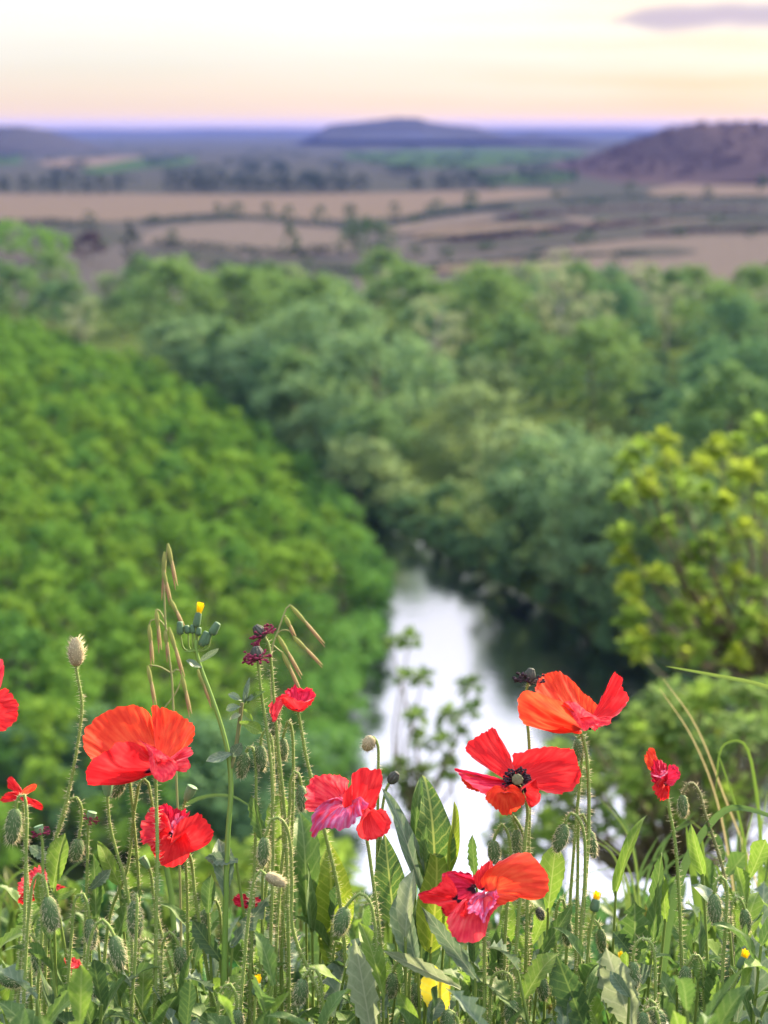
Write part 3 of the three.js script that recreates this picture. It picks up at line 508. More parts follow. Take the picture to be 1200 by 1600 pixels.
bud([576, 1162, 21, 26, -30, .95, [[584, 1152], [590, 1162], [591, 1210], [590, 1300], [588, 1450], [590, 1600]]], 'small brown round poppy bud above the pink and mauve poppy', undefined, budTan);
bud([844, 1428, 14, 22, 20, .93, [[838, 1418], [830, 1424], [826, 1450], [824, 1600]]], 'tiny drooping dark bud beside the toothed leaf', undefined, podDark);
bud([119, 1018, 25, 46, 180, .9, [[121, 1055], [128, 1100], [121, 1165], [104, 1250], [86, 1315], [76, 1400], [70, 1600]]], 'tall upright pale hairy poppy bud standing above the big open poppy', undefined, budTan);

// ---------------------------------------------------------------- seed heads
function pod(parent, top, axis, w, h, mat) { // capsule: urn with a flat ribbed disc, or a rounder ripe one
  const pr = (mat === podDark ? [[0, 0], [.22, .03], [.40, .16], [.50, .40], [.49, .62], [.38, .82], [.30, .88], [.33, .92], [.2, .98], [0, 1.0]] : [[0, 0], [.16, 0], [.30, .12], [.44, .42], [.5, .70], [.44, .84], [.50, .87], [.52, .93], [.40, .97], [0, 1.0]]).map(([x, y]) => new THREE.Vector2(x, y)), g = new THREE.LatheGeometry(pr, 36), p = g.attributes.position;
  for (let k = 0; k < p.count; k++) { const a = Math.atan2(p.getZ(k), p.getX(k)), f = 1 + (mat === podDark ? .13 : .05) * Math.cos(a * 9); p.setX(k, p.getX(k) * f); p.setZ(k, p.getZ(k) * f); } g.computeVertexNormals();
  const m = mesh('capsule', g, mat, parent); m.position.copy(top).sub(parent.position); m.quaternion.setFromUnitVectors(V(0, 1, 0), axis.clone().normalize()); m.scale.set(w, h, w); return m;
}
function stamens(parent, c, axis, R, n, mat, spread = .9) { // a ring of thin filaments with anthers, round the foot of the capsule
  const g = new Geo(), q = new THREE.Quaternion().setFromUnitVectors(V(0, 1, 0), axis.clone().normalize()), b = c.clone().sub(parent.position);
  for (let k = 0; k < n; k++) { const a = rnd() * 6.283, up = rr(-.35, 1.1) * (1.15 - spread * .8), d = V(Math.cos(a), up, Math.sin(a)).normalize(), L = R * rr(.7, 1.1), e = d.clone().multiplyScalar(L).add(V(0, rr(-.2, .1) * R, 0)); const pts = [V(0, 0, 0), d.clone().multiplyScalar(L * .55), e].map((v) => v.applyQuaternion(q).add(b)); g.tube(pts, R * .03, 3, false); const s = R * .085; g.tube([pts[2].clone().add(V(-s, -s * .6, 0)), pts[2], pts[2].clone().add(V(s, s * .7, 0))], (t) => s * (.5 + Math.sin(Math.PI * t)) * .8, 4); }
  return tag(mesh('stamens', g.build(), mat, parent), 0, 0, 0, 'stuff');
}
function seedHead([x, y, w, h, D, path], label, mat, st, R = 1.2, nSt = 52, sm = stemMat, hair = 1, group) {
  const foot = P3(x, y + h / 2, 0, D), pts = [foot, ...path.map(([a, b]) => P3(a, b, 0, D))], base = toGround(pts[pts.length - 1], rr(-.01, .01)), o = thing('poppy_seed_head', label, 'seed head', base, group), axis = foot.clone().sub(pts[1]).normalize();
  stemOf(o, [...pts, base], .0010, .0016, hair, sm); pod(o, foot, axis, mm(w, D), mm(h, D), mat); if (st) stamens(o, foot.clone().addScaledVector(axis, mm(h, D) * .12), axis, mm(w * R, D), nSt, st, .62); return o;
}
seed(31);
seedHead([413, 984, 17, 24, .93, [[418, 1002], [424, 1040], [428, 1090], [434, 1160], [446, 1290], [452, 1600]]], 'tall dark seed head with a tuft of withered stamens, upper of two beside the oats', podDark, stamenRed);
seedHead([403, 1021, 19, 24, .92, [[404, 1040], [408, 1080], [417, 1140], [424, 1200], [427, 1320], [420, 1600]]], 'dark round seed head with purple stamens, lower of two beside the oats', podDark, stamenRed);
seedHead([825, 1055, 16, 24, .93, [[823, 1075], [822, 1110], [826, 1150], [828, 1210], [826, 1330], [818, 1600]]], 'dark green seed head with black spidery stamens beside the high open poppy', podDark, stamenMat, 1.45, 40);
seedHead([64, 1297, 15, 16, .89, [[66, 1312], [67, 1340], [66, 1450], [58, 1600]]], 'small seed head with a ring of pink stamens below the hooked stalks', podMat, stamenRed, .95);
seedHead([140, 1275, 15, 16, .93, [[138, 1290], [137, 1330], [135, 1400], [132, 1600]]], 'pink seed head ringed with fresh stamens beside the tall bud stalk', podMat, stamenRed, .9);
seedHead([168, 1230, 18, 28, .92, [[168, 1248], [172, 1290], [182, 1330], [194, 1370], [204, 1430], [208, 1600]]], 'smooth green urn shaped seed pod just under the big open poppy', podMat);
seedHead([290, 1238, 17, 26, .95, [[288, 1255], [287, 1300], [292, 1380], [296, 1600]]], 'smooth green seed pod above the crumpled pink poppy', podMat);
seedHead([608, 1213, 16, 22, .95, [[605, 1228], [598, 1260], [594, 1330], [590, 1600]]], 'small bluish seed pod beside the pink and mauve poppy', podDark);
seedHead([233, 1346, 13, 22, .94, [[235, 1360], [240, 1400], [250, 1450], [275, 1540], [290, 1610]]], 'small blue green seed pod half behind the crumpled poppy', podMat, null, 1, 0, stemMat, .9);

// ---------------------------------------------------------------- poppies
function petal(parent, mat, base, outline, { D = D0, bulge = 6, rough = 1, s = 1, nv = 16 } = {}) {
  const B = P3(base[0], base[1], base[2] ?? 0, D), O = spline(outline.map(([x, y, dz]) => P3(x, y, dz ?? 0, D)), 60), g = new Geo(), nu = O.length - 1, o = parent.position;
  const cen = O[Math.floor(nu / 2)].clone(), nrm = O[0].clone().sub(B).cross(O[nu].clone().sub(B)).normalize(); if (nrm.dot(B) > 0) nrm.negate();
  const toCam = B.clone().negate().normalize(), n = nrm.multiplyScalar(.5).addScaledVector(toCam, .7).normalize();
  for (let j = 0; j <= nv; j++) for (let i = 0; i <= nu; i++) {
    const v = j / nv, u = i / nu, p = B.clone().lerp(O[i], v).addScaledVector(O[i].clone().sub(O[nu >> 1]), .8 * v * (1 - v) * (1 - v));
    const f = bulge * .001 * Math.sin(Math.PI * v * .85) * (1 - .25 * (2 * u - 1) ** 2) + rough * .001 * v * (2.2 * noise.noise(u * 5, v * 2.2, s * 3.7) + 1.3 * noise.noise(u * 12, v * 2.5, s * 1.9) + 1.0 * noise.noise(u * 26, v * 3.4, s) + .55 * noise.noise(u * 58, v * 7, s * 2.3)) * smooth(0, .35, v);
    p.addScaledVector(n, f); const e = rough * .0011 * v * v * (noise.noise(u * 22, s, 1) + .6 * noise.noise(u * 50, s, 4)); p.addScaledVector(O[i].clone().sub(B).normalize(), v === 1 ? e * 1.6 : e); g.v(p.x - o.x, p.y - o.y, p.z - o.z, u, v);
  }
  for (let j = 0; j < nv; j++) for (let i = 0; i < nu; i++) { const a = j * (nu + 1) + i; g.quad(a, a + 1, a + nu + 2, a + nu + 1); }
  return mesh('petal', g.build(), mat, parent);
}
function poppy(label, D, stem, petals, { core, axis = [0, 1, 0], r = .0022, hair = 1, mat = stemMat, group } = {}) {
  const pts = stem.map(([x, y, dz]) => P3(x, y, dz ?? 0, D)), base = toGround(pts[pts.length - 1], rr(-.01, .01)), o = thing('poppy', label, 'poppy', base, group);
  stemOf(o, [...pts, base], .0011, .0019, hair, mat);
  petals.forEach(([m, b, out, opt], k) => petal(o, PET[m], b, out, { D, s: k + label.length, ...opt }));
  if (core) { const [x, y, dz, w, h] = core, c = P3(x, y, dz, D), ax = V(...axis); pod(o, c, ax, mm(w, D), mm(h, D), podOlive); stamens(o, c.clone().addScaledVector(ax.normalize(), mm(h, D) * .1), ax, mm(w * 1.25, D), 130, stamenMat, .55); }
  return o;
}
seed(41);
poppy('large open scarlet poppy with upright orange lit back petals', .9, [[243, 1203, 4], [244, 1240, 4], [246, 1330, 12], [244, 1440, 14], [243, 1620, 12]], [
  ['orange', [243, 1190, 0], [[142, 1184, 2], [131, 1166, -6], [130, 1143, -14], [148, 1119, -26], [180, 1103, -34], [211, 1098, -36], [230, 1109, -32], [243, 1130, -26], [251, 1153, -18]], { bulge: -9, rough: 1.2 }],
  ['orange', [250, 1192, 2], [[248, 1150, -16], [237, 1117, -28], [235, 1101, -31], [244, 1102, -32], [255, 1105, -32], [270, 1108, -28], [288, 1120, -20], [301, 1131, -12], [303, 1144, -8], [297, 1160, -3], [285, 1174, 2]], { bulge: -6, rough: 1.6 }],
  ['red', [240, 1204, 8], [[205, 1205, 12], [180, 1199, 16], [166, 1212, 20], [148, 1223, 22], [137, 1219, 22], [135, 1200, 20], [142, 1186, 18], [165, 1172, 24], [188, 1156, 29], [206, 1155, 30], [222, 1163, 28], [234, 1176, 24]], { bulge: 9, rough: 1.1 }],
  ['pink', [246, 1190, 18], [[214, 1156, 31], [228, 1170, 31], [231, 1192, 32], [235, 1212, 34], [250, 1223, 35], [264, 1219, 33], [274, 1204, 29], [272, 1193, 25], [258, 1181, 26], [238, 1168, 28], [214, 1156, 31]], { bulge: 5, rough: .9 }],
  ['pink', [262, 1192, 10], [[268, 1190, 16], [282, 1178, 12], [292, 1166, 6], [301, 1169, 5], [303, 1178, 8], [296, 1184, 14], [298, 1199, 17], [288, 1206, 19], [276, 1197, 21]], { bulge: 4, rough: 1 }],
], { core: [247, 1196, -6, 12, 20] });
poppy('crumpled pink red poppy behind the stem of the large scarlet poppy', .93, [[290, 1322, -4], [299, 1345, -4], [305, 1400], [318, 1480], [330, 1560], [334, 1620]], [
  ['crimson', [270, 1306, -4], [[250, 1284, -6], [241, 1264, -12], [252, 1257, -14], [263, 1257, -14], [272, 1263, -12], [285, 1264, -14], [296, 1271, -12], [290, 1288, -8]], { bulge: -6, rough: 1.8 }],
  ['pink', [265, 1304, 0], [[251, 1282, 2], [240, 1262, -2], [228, 1272, 2], [218, 1294, 6], [220, 1318, 10], [230, 1320, 12], [236, 1326, 13], [251, 1308, 10]], { bulge: 6, rough: 2 }],
  ['red', [284, 1312, 0], [[270, 1304, 10], [276, 1288, 14], [284, 1277, 14], [298, 1270, 8], [313, 1265, 2], [324, 1273, 2], [336, 1291, 6], [334, 1303, 8], [325, 1314, 10], [312, 1318, 10], [298, 1317, 8]], { bulge: 12, rough: 1 }],
  ['red', [268, 1306, 4], [[296, 1316, 12], [297, 1332, 14], [288, 1350, 14], [272, 1358, 14], [254, 1358, 14], [239, 1342, 12], [234, 1326, 10], [243, 1310, 12], [252, 1303, 12]], { bulge: 8, rough: .7 }],
  ['mauve', [278, 1306, 6], [[282, 1268, 2], [272, 1280, 8], [269, 1296, 10], [273, 1304, 14], [279, 1296, 15], [276, 1285, 13], [292, 1272, 8]], { bulge: 3, rough: 1.4 }],
]);
poppy('pink and mauve poppy with one upright folded petal', .88, [[566, 1285, -6], [574, 1315, -4], [582, 1370], [591, 1440], [600, 1520], [606, 1620]], [
  ['pink', [536, 1256, -2], [[519, 1260, 8], [491, 1269, 12], [481, 1264, 12], [480, 1245, 10], [484, 1229, 6], [496, 1213, -2], [520, 1211, -8], [537, 1214, -8], [548, 1222, -6]], { bulge: -7, rough: 1.3 }],
  ['red', [556, 1262, -4], [[535, 1252, 6], [538, 1237, 8], [550, 1221, 6], [550, 1206, 0], [568, 1195, -4], [584, 1198, -6], [595, 1197, -8], [597, 1217, -6], [591, 1242, -2], [586, 1258, 2]], { bulge: 10, rough: 1 }],
  ['mauve', [540, 1256, 2], [[576, 1259, 8], [566, 1272, 14], [556, 1288, 18], [549, 1292, 20], [535, 1302, 22], [518, 1304, 22], [502, 1303, 22], [491, 1315, 22], [487, 1303, 21], [487, 1285, 20], [492, 1269, 16], [518, 1260, 10]], { bulge: 8, rough: 1.7 }],
  ['red', [572, 1262, 2], [[582, 1259, 10], [570, 1272, 17], [556, 1290, 20], [566, 1304, 22], [577, 1309, 22], [590, 1305, 20], [603, 1299, 17], [611, 1284, 14], [605, 1268, 10], [594, 1259, 7]], { bulge: 8, rough: 1 }],
], { core: [532, 1262, -6, 13, 16], axis: [-.2, .9, .4] });
poppy('small half opened crimson poppy beside the dark seed heads', .94, [[466, 1112, 0], [471, 1140], [478, 1180], [490, 1230], [510, 1310], [530, 1400], [545, 1600]], [
  ['crimson', [466, 1110, 0], [[447, 1100, 8], [440, 1094, 4], [451, 1081, -4], [470, 1079, -8], [488, 1081, -8], [493, 1091, -4], [486, 1104, 2]], { bulge: -7, rough: 2 }],
  ['red', [466, 1112, 0], [[486, 1104, 4], [492, 1094, 2], [481, 1098, 10], [468, 1098, 13], [455, 1090, 12], [441, 1092, 8], [446, 1104, 10], [456, 1111, 10], [472, 1114, 8], [486, 1104, 4]], { bulge: 6, rough: 1.2 }],
  ['pink', [448, 1094, 6], [[455, 1086, 4], [436, 1091, 6], [422, 1102, 8], [424, 1118, 10], [430, 1130, 10], [435, 1124, 9], [441, 1106, 8], [446, 1098, 8]], { bulge: 4, rough: 1 }],
]);
poppy('wide open scarlet poppy facing out with its green capsule showing', .9, [[812, 1228, -12], [824, 1262, -14], [821, 1310, -8], [813, 1400, -4], [806, 1500], [803, 1620]], [
  ['red', [806, 1216, -6], [[783, 1212, -4], [764, 1200, -8], [740, 1183, -14], [728, 1166, -20], [746, 1149, -24], [760, 1142, -26], [772, 1135, -28], [783, 1153, -24], [798, 1180, -16]], { bulge: -5, rough: .9 }],
  ['red', [812, 1218, -6], [[797, 1181, -14], [826, 1171, -16], [856, 1167, -18], [875, 1169, -16], [894, 1173, -12], [900, 1192, -4], [904, 1206, 2], [899, 1227, 8], [878, 1240, 10], [857, 1240, 10], [839, 1232, 8]], { bulge: -8, rough: 1.5 }],
  ['crimson', [804, 1222, -2], [[784, 1216, 4], [760, 1209, 6], [733, 1202, 8], [712, 1199, 8], [722, 1212, 14], [742, 1228, 18], [760, 1240, 20], [784, 1238, 20], [812, 1239, 18]], { bulge: -4, rough: 1.1 }],
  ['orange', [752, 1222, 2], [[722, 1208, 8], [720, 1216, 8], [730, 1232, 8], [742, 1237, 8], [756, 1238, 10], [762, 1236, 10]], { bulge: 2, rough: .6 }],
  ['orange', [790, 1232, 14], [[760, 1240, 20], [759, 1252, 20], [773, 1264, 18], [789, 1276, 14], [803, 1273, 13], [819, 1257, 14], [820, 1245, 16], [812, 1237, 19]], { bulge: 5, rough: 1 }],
  ['red', [818, 1234, 6], [[811, 1232, 18], [822, 1224, 17], [836, 1217, 12], [838, 1230, 15], [841, 1242, 15], [836, 1257, 13], [825, 1262, 13], [819, 1251, 15]], { bulge: 5, rough: .9 }],
], { core: [808, 1222, 0, 17, 20], axis: [-.05, .62, .78] });
poppy('high scarlet poppy with one petal standing upright, above the facing poppy', .91, [[906, 1140, 0], [914, 1165, 2], [919, 1210, 2], [920, 1290, 4], [914, 1390, 4], [906, 1500, 4], [902, 1620, 4]], [
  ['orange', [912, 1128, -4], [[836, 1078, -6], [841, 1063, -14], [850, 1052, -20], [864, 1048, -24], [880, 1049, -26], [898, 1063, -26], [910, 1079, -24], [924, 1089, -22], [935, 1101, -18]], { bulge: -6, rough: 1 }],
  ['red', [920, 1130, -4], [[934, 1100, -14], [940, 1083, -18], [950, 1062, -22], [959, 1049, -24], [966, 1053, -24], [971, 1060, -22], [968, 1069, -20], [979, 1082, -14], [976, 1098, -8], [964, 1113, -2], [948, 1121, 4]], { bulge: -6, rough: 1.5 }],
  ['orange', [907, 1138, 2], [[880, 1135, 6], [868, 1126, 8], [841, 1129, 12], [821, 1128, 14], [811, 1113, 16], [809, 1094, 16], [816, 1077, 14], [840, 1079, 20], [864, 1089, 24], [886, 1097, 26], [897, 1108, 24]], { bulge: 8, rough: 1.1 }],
  ['pink', [907, 1122, 16], [[876, 1102, 27], [890, 1113, 28], [897, 1126, 28], [903, 1137, 26], [911, 1145, 27], [923, 1137, 26], [935, 1129, 22], [918, 1114, 23], [897, 1099, 26], [884, 1098, 27], [876, 1102, 27]], { bulge: 4, rough: .8 }],
  ['pink', [920, 1132, 4], [[946, 1120, 8], [955, 1122, 10], [954, 1130, 12], [946, 1136, 14], [938, 1139, 16], [930, 1144, 18], [928, 1136, 20]], { bulge: 3, rough: .9 }],
], { core: [918, 1134, -8, 12, 18] });
poppy('ragged scarlet poppy with a mauve folded centre and pale tipped side petal', .85, [[745, 1400, -6], [756, 1440, -4], [757, 1500], [757, 1620]], [
  ['red', [755, 1392, -6], [[738, 1370, -8], [752, 1354, -14], [767, 1345, -16], [772, 1359, -14], [774, 1382, -8]], { bulge: 2, rough: 1 }],
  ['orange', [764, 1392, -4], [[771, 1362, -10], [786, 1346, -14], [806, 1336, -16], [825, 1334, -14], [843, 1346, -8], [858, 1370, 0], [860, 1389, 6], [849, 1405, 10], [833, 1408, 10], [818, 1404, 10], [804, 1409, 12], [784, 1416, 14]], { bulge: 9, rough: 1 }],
  ['crimson', [742, 1388, -8], [[742, 1368, -6], [724, 1362, -6], [709, 1361, -6], [695, 1367, 0], [684, 1383, 6], [672, 1391, 8], [660, 1396, 8], [661, 1408, 10], [691, 1415, 12], [694, 1424, 14], [700, 1431, 16], [716, 1431, 18], [731, 1430, 18]], { bulge: -5, rough: 1.4 }],
  ['red', [715, 1405, 8], [[700, 1364, 2], [688, 1380, 9], [674, 1392, 11], [661, 1396, 10], [661, 1409, 12], [692, 1415, 15], [699, 1432, 18], [728, 1430, 22], [732, 1408, 18]], { bulge: 3, rough: 1.3 }],
  ['pink', [744, 1410, 4], [[783, 1417, 14], [768, 1432, 20], [763, 1446, 24], [758, 1463, 27], [740, 1477, 28], [719, 1477, 28], [706, 1465, 27], [699, 1447, 25], [702, 1432, 22], [714, 1428, 22]], { bulge: 7, rough: 1 }],
  ['mauve', [758, 1400, 6], [[776, 1388, 12], [778, 1406, 16], [768, 1418, 22], [760, 1426, 24], [757, 1438, 26], [747, 1430, 26], [733, 1421, 25], [731, 1408, 22], [741, 1396, 18], [757, 1386, 12]], { bulge: 5, rough: 2 }],
]);
poppy('small withering crimson poppy with one orange petal, beside the arching grass blade', .93, [[1042, 1240, -2], [1045, 1262], [1054, 1310], [1060, 1380], [1064, 1470], [1068, 1620]], [
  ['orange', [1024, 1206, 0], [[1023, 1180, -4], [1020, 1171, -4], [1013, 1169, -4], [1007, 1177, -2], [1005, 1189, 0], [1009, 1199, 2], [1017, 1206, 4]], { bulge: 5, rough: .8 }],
  ['crimson', [1034, 1222, 0], [[1020, 1224, 6], [1015, 1209, 6], [1018, 1196, 4], [1023, 1184, 0], [1031, 1187, 0], [1039, 1192, 0], [1043, 1206, 4]], { bulge: 5, rough: 1.8 }],
  ['crimson', [1036, 1220, 0], [[1039, 1196, 0], [1047, 1194, 0], [1055, 1198, 2], [1060, 1208, 6], [1056, 1219, 10], [1046, 1228, 12], [1034, 1222, 12]], { bulge: 6, rough: 1.2 }],
  ['mauve', [1032, 1212, 8], [[1016, 1208, 9], [1022, 1212, 12], [1032, 1214, 13], [1041, 1208, 12], [1042, 1204, 9], [1032, 1205, 9]], { bulge: 2, rough: 1.6 }],
  ['red', [1040, 1226, 0], [[1030, 1220, 10], [1022, 1226, 10], [1016, 1236, 10], [1022, 1243, 9], [1027, 1250, 8], [1035, 1251, 8], [1042, 1250, 6], [1045, 1240, 6], [1043, 1228, 8]], { bulge: 4, rough: 1.5 }],
]);
poppy('red poppy with two broad petals near the tall pale bud', .86, [[-18, 1150, 0], [-16, 1250], [-14, 1400], [-14, 1620]], [
  ['pink', [-20, 1118, 0], [[-40, 1060, -6], [-10, 1034, -10], [4, 1030, -8], [8, 1042, -4], [2, 1075, 0], [-8, 1096, 2]], { bulge: 5, rough: .9 }],
  ['red', [-22, 1118, 2], [[-6, 1086, 2], [12, 1077, 2], [24, 1090, 6], [33, 1110, 10], [27, 1128, 14], [8, 1144, 16], [-14, 1148, 14]], { bulge: 7, rough: 1.1 }],
  ['red', [-26, 1120, 0], [[-16, 1148, 12], [-40, 1152, 12], [-66, 1130, 8], [-70, 1090, 0], [-44, 1066, -6]], { bulge: 5, rough: 1 }],
]);
poppy('small scarlet poppy behind the hooked bud stalks', .98, [[36, 1256, 0], [38, 1300], [44, 1400], [50, 1600]], [
  ['red', [34, 1246, 0], [[12, 1232, 0], [11, 1219, -2], [17, 1214, -4], [26, 1224, -4], [36, 1238, -4]], { bulge: 4, rough: .8 }],
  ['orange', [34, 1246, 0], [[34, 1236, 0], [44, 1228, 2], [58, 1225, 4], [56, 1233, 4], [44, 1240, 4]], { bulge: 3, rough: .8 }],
  ['red', [34, 1244, 0], [[24, 1236, 4], [8, 1240, 6], [0, 1250, 8], [4, 1254, 9], [20, 1252, 8]], { bulge: 3, rough: .9 }],
  ['red', [34, 1244, 0], [[44, 1246, 6], [60, 1252, 8], [68, 1260, 8], [66, 1266, 8], [54, 1262, 8], [40, 1256, 8]], { bulge: 4, rough: .9 }],
]);
poppy('wilting dark crimson poppy low among the leaves', .95, [[389, 1412, -4], [392, 1450], [396, 1600]], [
  ['crimson', [387, 1412, 0], [[384, 1420, 4], [366, 1414, 4], [363, 1404, 2], [372, 1397, 0], [382, 1398, 0]], { bulge: 4, rough: 1 }],
  ['crimson', [388, 1412, 0], [[394, 1402, 2], [404, 1403, 2], [412, 1411, 4], [409, 1421, 5], [400, 1425, 6], [392, 1420, 6]], { bulge: 4, rough: 1 }],
]);
poppy('faded pink poppy half hidden by a broad light green leaf', 1.0, [[62, 1392, -4], [66, 1440], [70, 1600]], [
  ['pink', [62, 1386, 0], [[30, 1398, 4], [28, 1384, 2], [46, 1362, -2], [64, 1354, -4], [74, 1366, -2]], { bulge: 4, rough: 1.5 }],
  ['pink', [62, 1388, 0], [[74, 1370, -2], [92, 1382, 0], [104, 1388, 2], [96, 1396, 4], [78, 1400, 6]], { bulge: 3, rough: 1.5 }],
  ['red', [60, 1388, 2], [[56, 1406, 8], [40, 1412, 8], [28, 1410, 8], [34, 1396, 6]], { bulge: 3, rough: 1 }],
]);
poppy('low salmon red poppy buried among stalks', 1.0, [[112, 1520, -4], [114, 1560], [116, 1620]], [
  ['pink', [112, 1514, 0], [[96, 1522, 4], [96, 1508, 2], [106, 1498, 0], [122, 1500, 0], [130, 1510, 2]], { bulge: 3, rough: 1 }],
  ['red', [112, 1516, 0], [[130, 1512, 3], [128, 1524, 4], [112, 1530, 6], [98, 1524, 5]], { bulge: 3, rough: 1 }],
]);
console.log('poppies built');
// ---------------------------------------------------------------- leaves
function veinTex(s, lo, hi, vein, ribs) {
  const N = 128, M = 256, d = new Uint8Array(N * M * 4), q = (x) => Math.round(255 * (x <= .0031308 ? 12.92 * x : 1.055 * x ** (1 / 2.4) - .055));
  for (let y = 0; y < M; y++) for (let x = 0; x < N; x++) {
    const u = x / N - .5, v = y / M, n = clamp(.5 + 1.2 * fbm(u * 7, v * 9, s, 4)), o = (y * N + x) * 4;
    const rib = smooth(.035, .012, Math.abs(u)), k = (v - Math.abs(u) * .42 + .015 * noise.noise(u * 8, v * 14, s)) * ribs, side = smooth(.13, .04, Math.abs(k - Math.round(k))) * .55, net = smooth(.09, .02, Math.abs(fbm(u * 16, v * 26, s + 3, 2))) * .22, t = clamp(Math.max(rib, side, net));
    for (let m = 0; m < 3; m++) d[o + m] = q(clamp(lerp(lerp(lo[m], hi[m], n), vein[m], t))); d[o + 3] = 255;
  }
  const T = new THREE.DataTexture(d, N, M); T.colorSpace = THREE.SRGBColorSpace; T.magFilter = THREE.LinearFilter; T.minFilter = THREE.LinearMipmapLinearFilter; T.generateMipmaps = true; T.needsUpdate = true; return T;
}
const leafM = (T, tr = .42, coat = .35) => new THREE.MeshPhysicalMaterial({ map: T, roughness: 1, transmission: tr, thickness: 0, specularIntensity: .25, side: THREE.DoubleSide, clearcoat: coat, clearcoatRoughness: .45 });
const LM = {
  mid: leafM(veinTex(1, [.05, .115, .022], [.085, .16, .034], [.15, .22, .07], 8)), bright: leafM(veinTex(2, [.10, .19, .022], [.15, .25, .035], [.22, .30, .08], 8), .5), glaucous: leafM(veinTex(3, [.075, .13, .075], [.12, .18, .11], [.2, .25, .17], 7), .35, .5),
  dark: leafM(veinTex(4, [.028, .07, .022], [.05, .10, .03], [.11, .17, .05], 8), .35), dock: leafM(veinTex(5, [.045, .11, .022], [.075, .155, .03], [.30, .36, .09], 11), .42, .3), lime: leafM(veinTex(6, [.13, .20, .012], [.18, .26, .02], [.34, .38, .06], 12), .55, .2), yellow: leafM(veinTex(7, [.55, .46, .02], [.68, .55, .05], [.42, .5, .10], 7), .5, .2), pale: leafM(veinTex(8, [.17, .22, .12], [.24, .29, .17], [.32, .36, .24], 7), .42, .3),
};
const LMK = ['mid', 'mid', 'glaucous', 'bright', 'dark', 'glaucous', 'mid'];
const leafCache = {};
// unit leaf: base at the origin, one metre long along +y, about one wide before scaling, face to +z
function leafGeo(kind, v = 0) {
  const key = kind + v; if (leafCache[key]) return leafCache[key];
  const F = {
    ovate: { f: (s) => .5 * Math.sin(Math.PI * Math.pow(s, .72)) ** .9 * (1 - .25 * s), teeth: 26, td: .05, n: 26 }, lance: { f: (s) => .5 * Math.pow(Math.sin(Math.PI * Math.pow(s, .85)), .75), teeth: 0, td: 0, n: 14 },
    toothed: { f: (s) => .5 * (.30 + .70 * Math.sin(Math.PI * Math.pow(s, 1.15))) * Math.min(1, (1 - s) * 5) ** .6, teeth: 7, td: .34, n: 28 }, lobed: { f: (s) => .5 * (.25 + .75 * Math.sin(Math.PI * Math.pow(s, .95))) * Math.min(1, (1 - s) * 5) ** .7, teeth: 5, td: .7, n: 30 },
    spoon: { f: (s) => .5 * (.16 + .84 * Math.sin(Math.PI * Math.pow(s, 1.5)) ** .8) * Math.min(1, (1 - s) * 6) ** .5, teeth: 9, td: .12, n: 27 },
  }[kind];
  seed(900 + v * 31 + kind.length); const arch = rr(-.1, 1.1), fold = rr(.1, .5), wav = rr(.02, .06), tw = rr(-.5, .5), g = new Geo(), n = F.n; let y = 0, z = 0;
  for (let j = 0; j <= n; j++) {
    const s = j / n, th = arch * s * s * 1.2, saw = F.teeth ? (s * F.teeth) % 1 : 0, w = Math.max(.004, F.f(Math.min(s, .999)) * (1 - F.td * (saw < .82 ? saw * .9 : (1 - saw) * 4)));
    for (const c of [-1, -.5, 0, .5, 1]) { const a = tw * s, X = c * w, Z = fold * Math.abs(c) * w + wav * Math.sin(s * 11 + c * 2 + v) * Math.abs(c); g.v(X * Math.cos(a) - Z * Math.sin(a), y + (c && F.teeth ? Math.abs(c) * .03 * F.td : 0), z + Z * Math.cos(a) * .6 + X * Math.sin(a), .5 + c * w * .98, s); }
    y += Math.cos(th) / n; z -= Math.sin(th) / n;
  }
  for (let j = 0; j < n; j++) for (let i = 0; i < 4; i++) { const a = j * 5 + i; g.quad(a, a + 1, a + 6, a + 5); }
  return leafCache[key] = g.build();
}
const basis = new THREE.Matrix4();
function placeLeaf(parent, geo, mat, base, dir, face, L, W, name = 'leaf') {
  const m = mesh(name, geo, mat, parent), y = dir.clone().normalize(), z = face.clone().addScaledVector(y, -face.dot(y)).normalize(), x = y.clone().cross(z);
  m.quaternion.setFromRotationMatrix(basis.makeBasis(x, y, z)); m.position.copy(base); m.scale.set(W, L, L); return m;
}
// plants whose leaves are measured one by one: [kind, material, base px, base py, tip px, tip py, width px, (depth shift mm)]
function tracedPlant(name, label, cat, D, rootPx, leaves, group, sm = stemMat) {
  const base = toGround(P3(rootPx, 1600, 0, D)), o = thing(name, label, cat, base, group);
  for (const [kind, m, bx, by, tx, ty, w, dz = 0, tilt = 0] of leaves) {
    const b = P3(bx, by, dz, D), t = P3(tx, ty, dz + tilt, D), L = b.distanceTo(t), dir = t.clone().sub(b), face = b.clone().negate().normalize().add(V(rr(-.35, .35), .2, 0));
    placeLeaf(o, leafGeo(kind, Math.floor(rnd() * 3)), LM[m], b.clone().sub(base), dir, face, L * 1.04, mm(w, D) * 1.05);
    const mid = b.clone().lerp(base, .5).addScaledVector(dir.normalize(), -.02), g = new Geo().tube(spline([base, mid, b.clone().addScaledVector(dir, L * .06)].map((p) => p.clone().sub(base)), 8), (q) => lerp(.0016, .0009, q), 5);
    mesh('leaf_stalk', g.build(), sm, o);
  }
  return o;
}
seed(61);
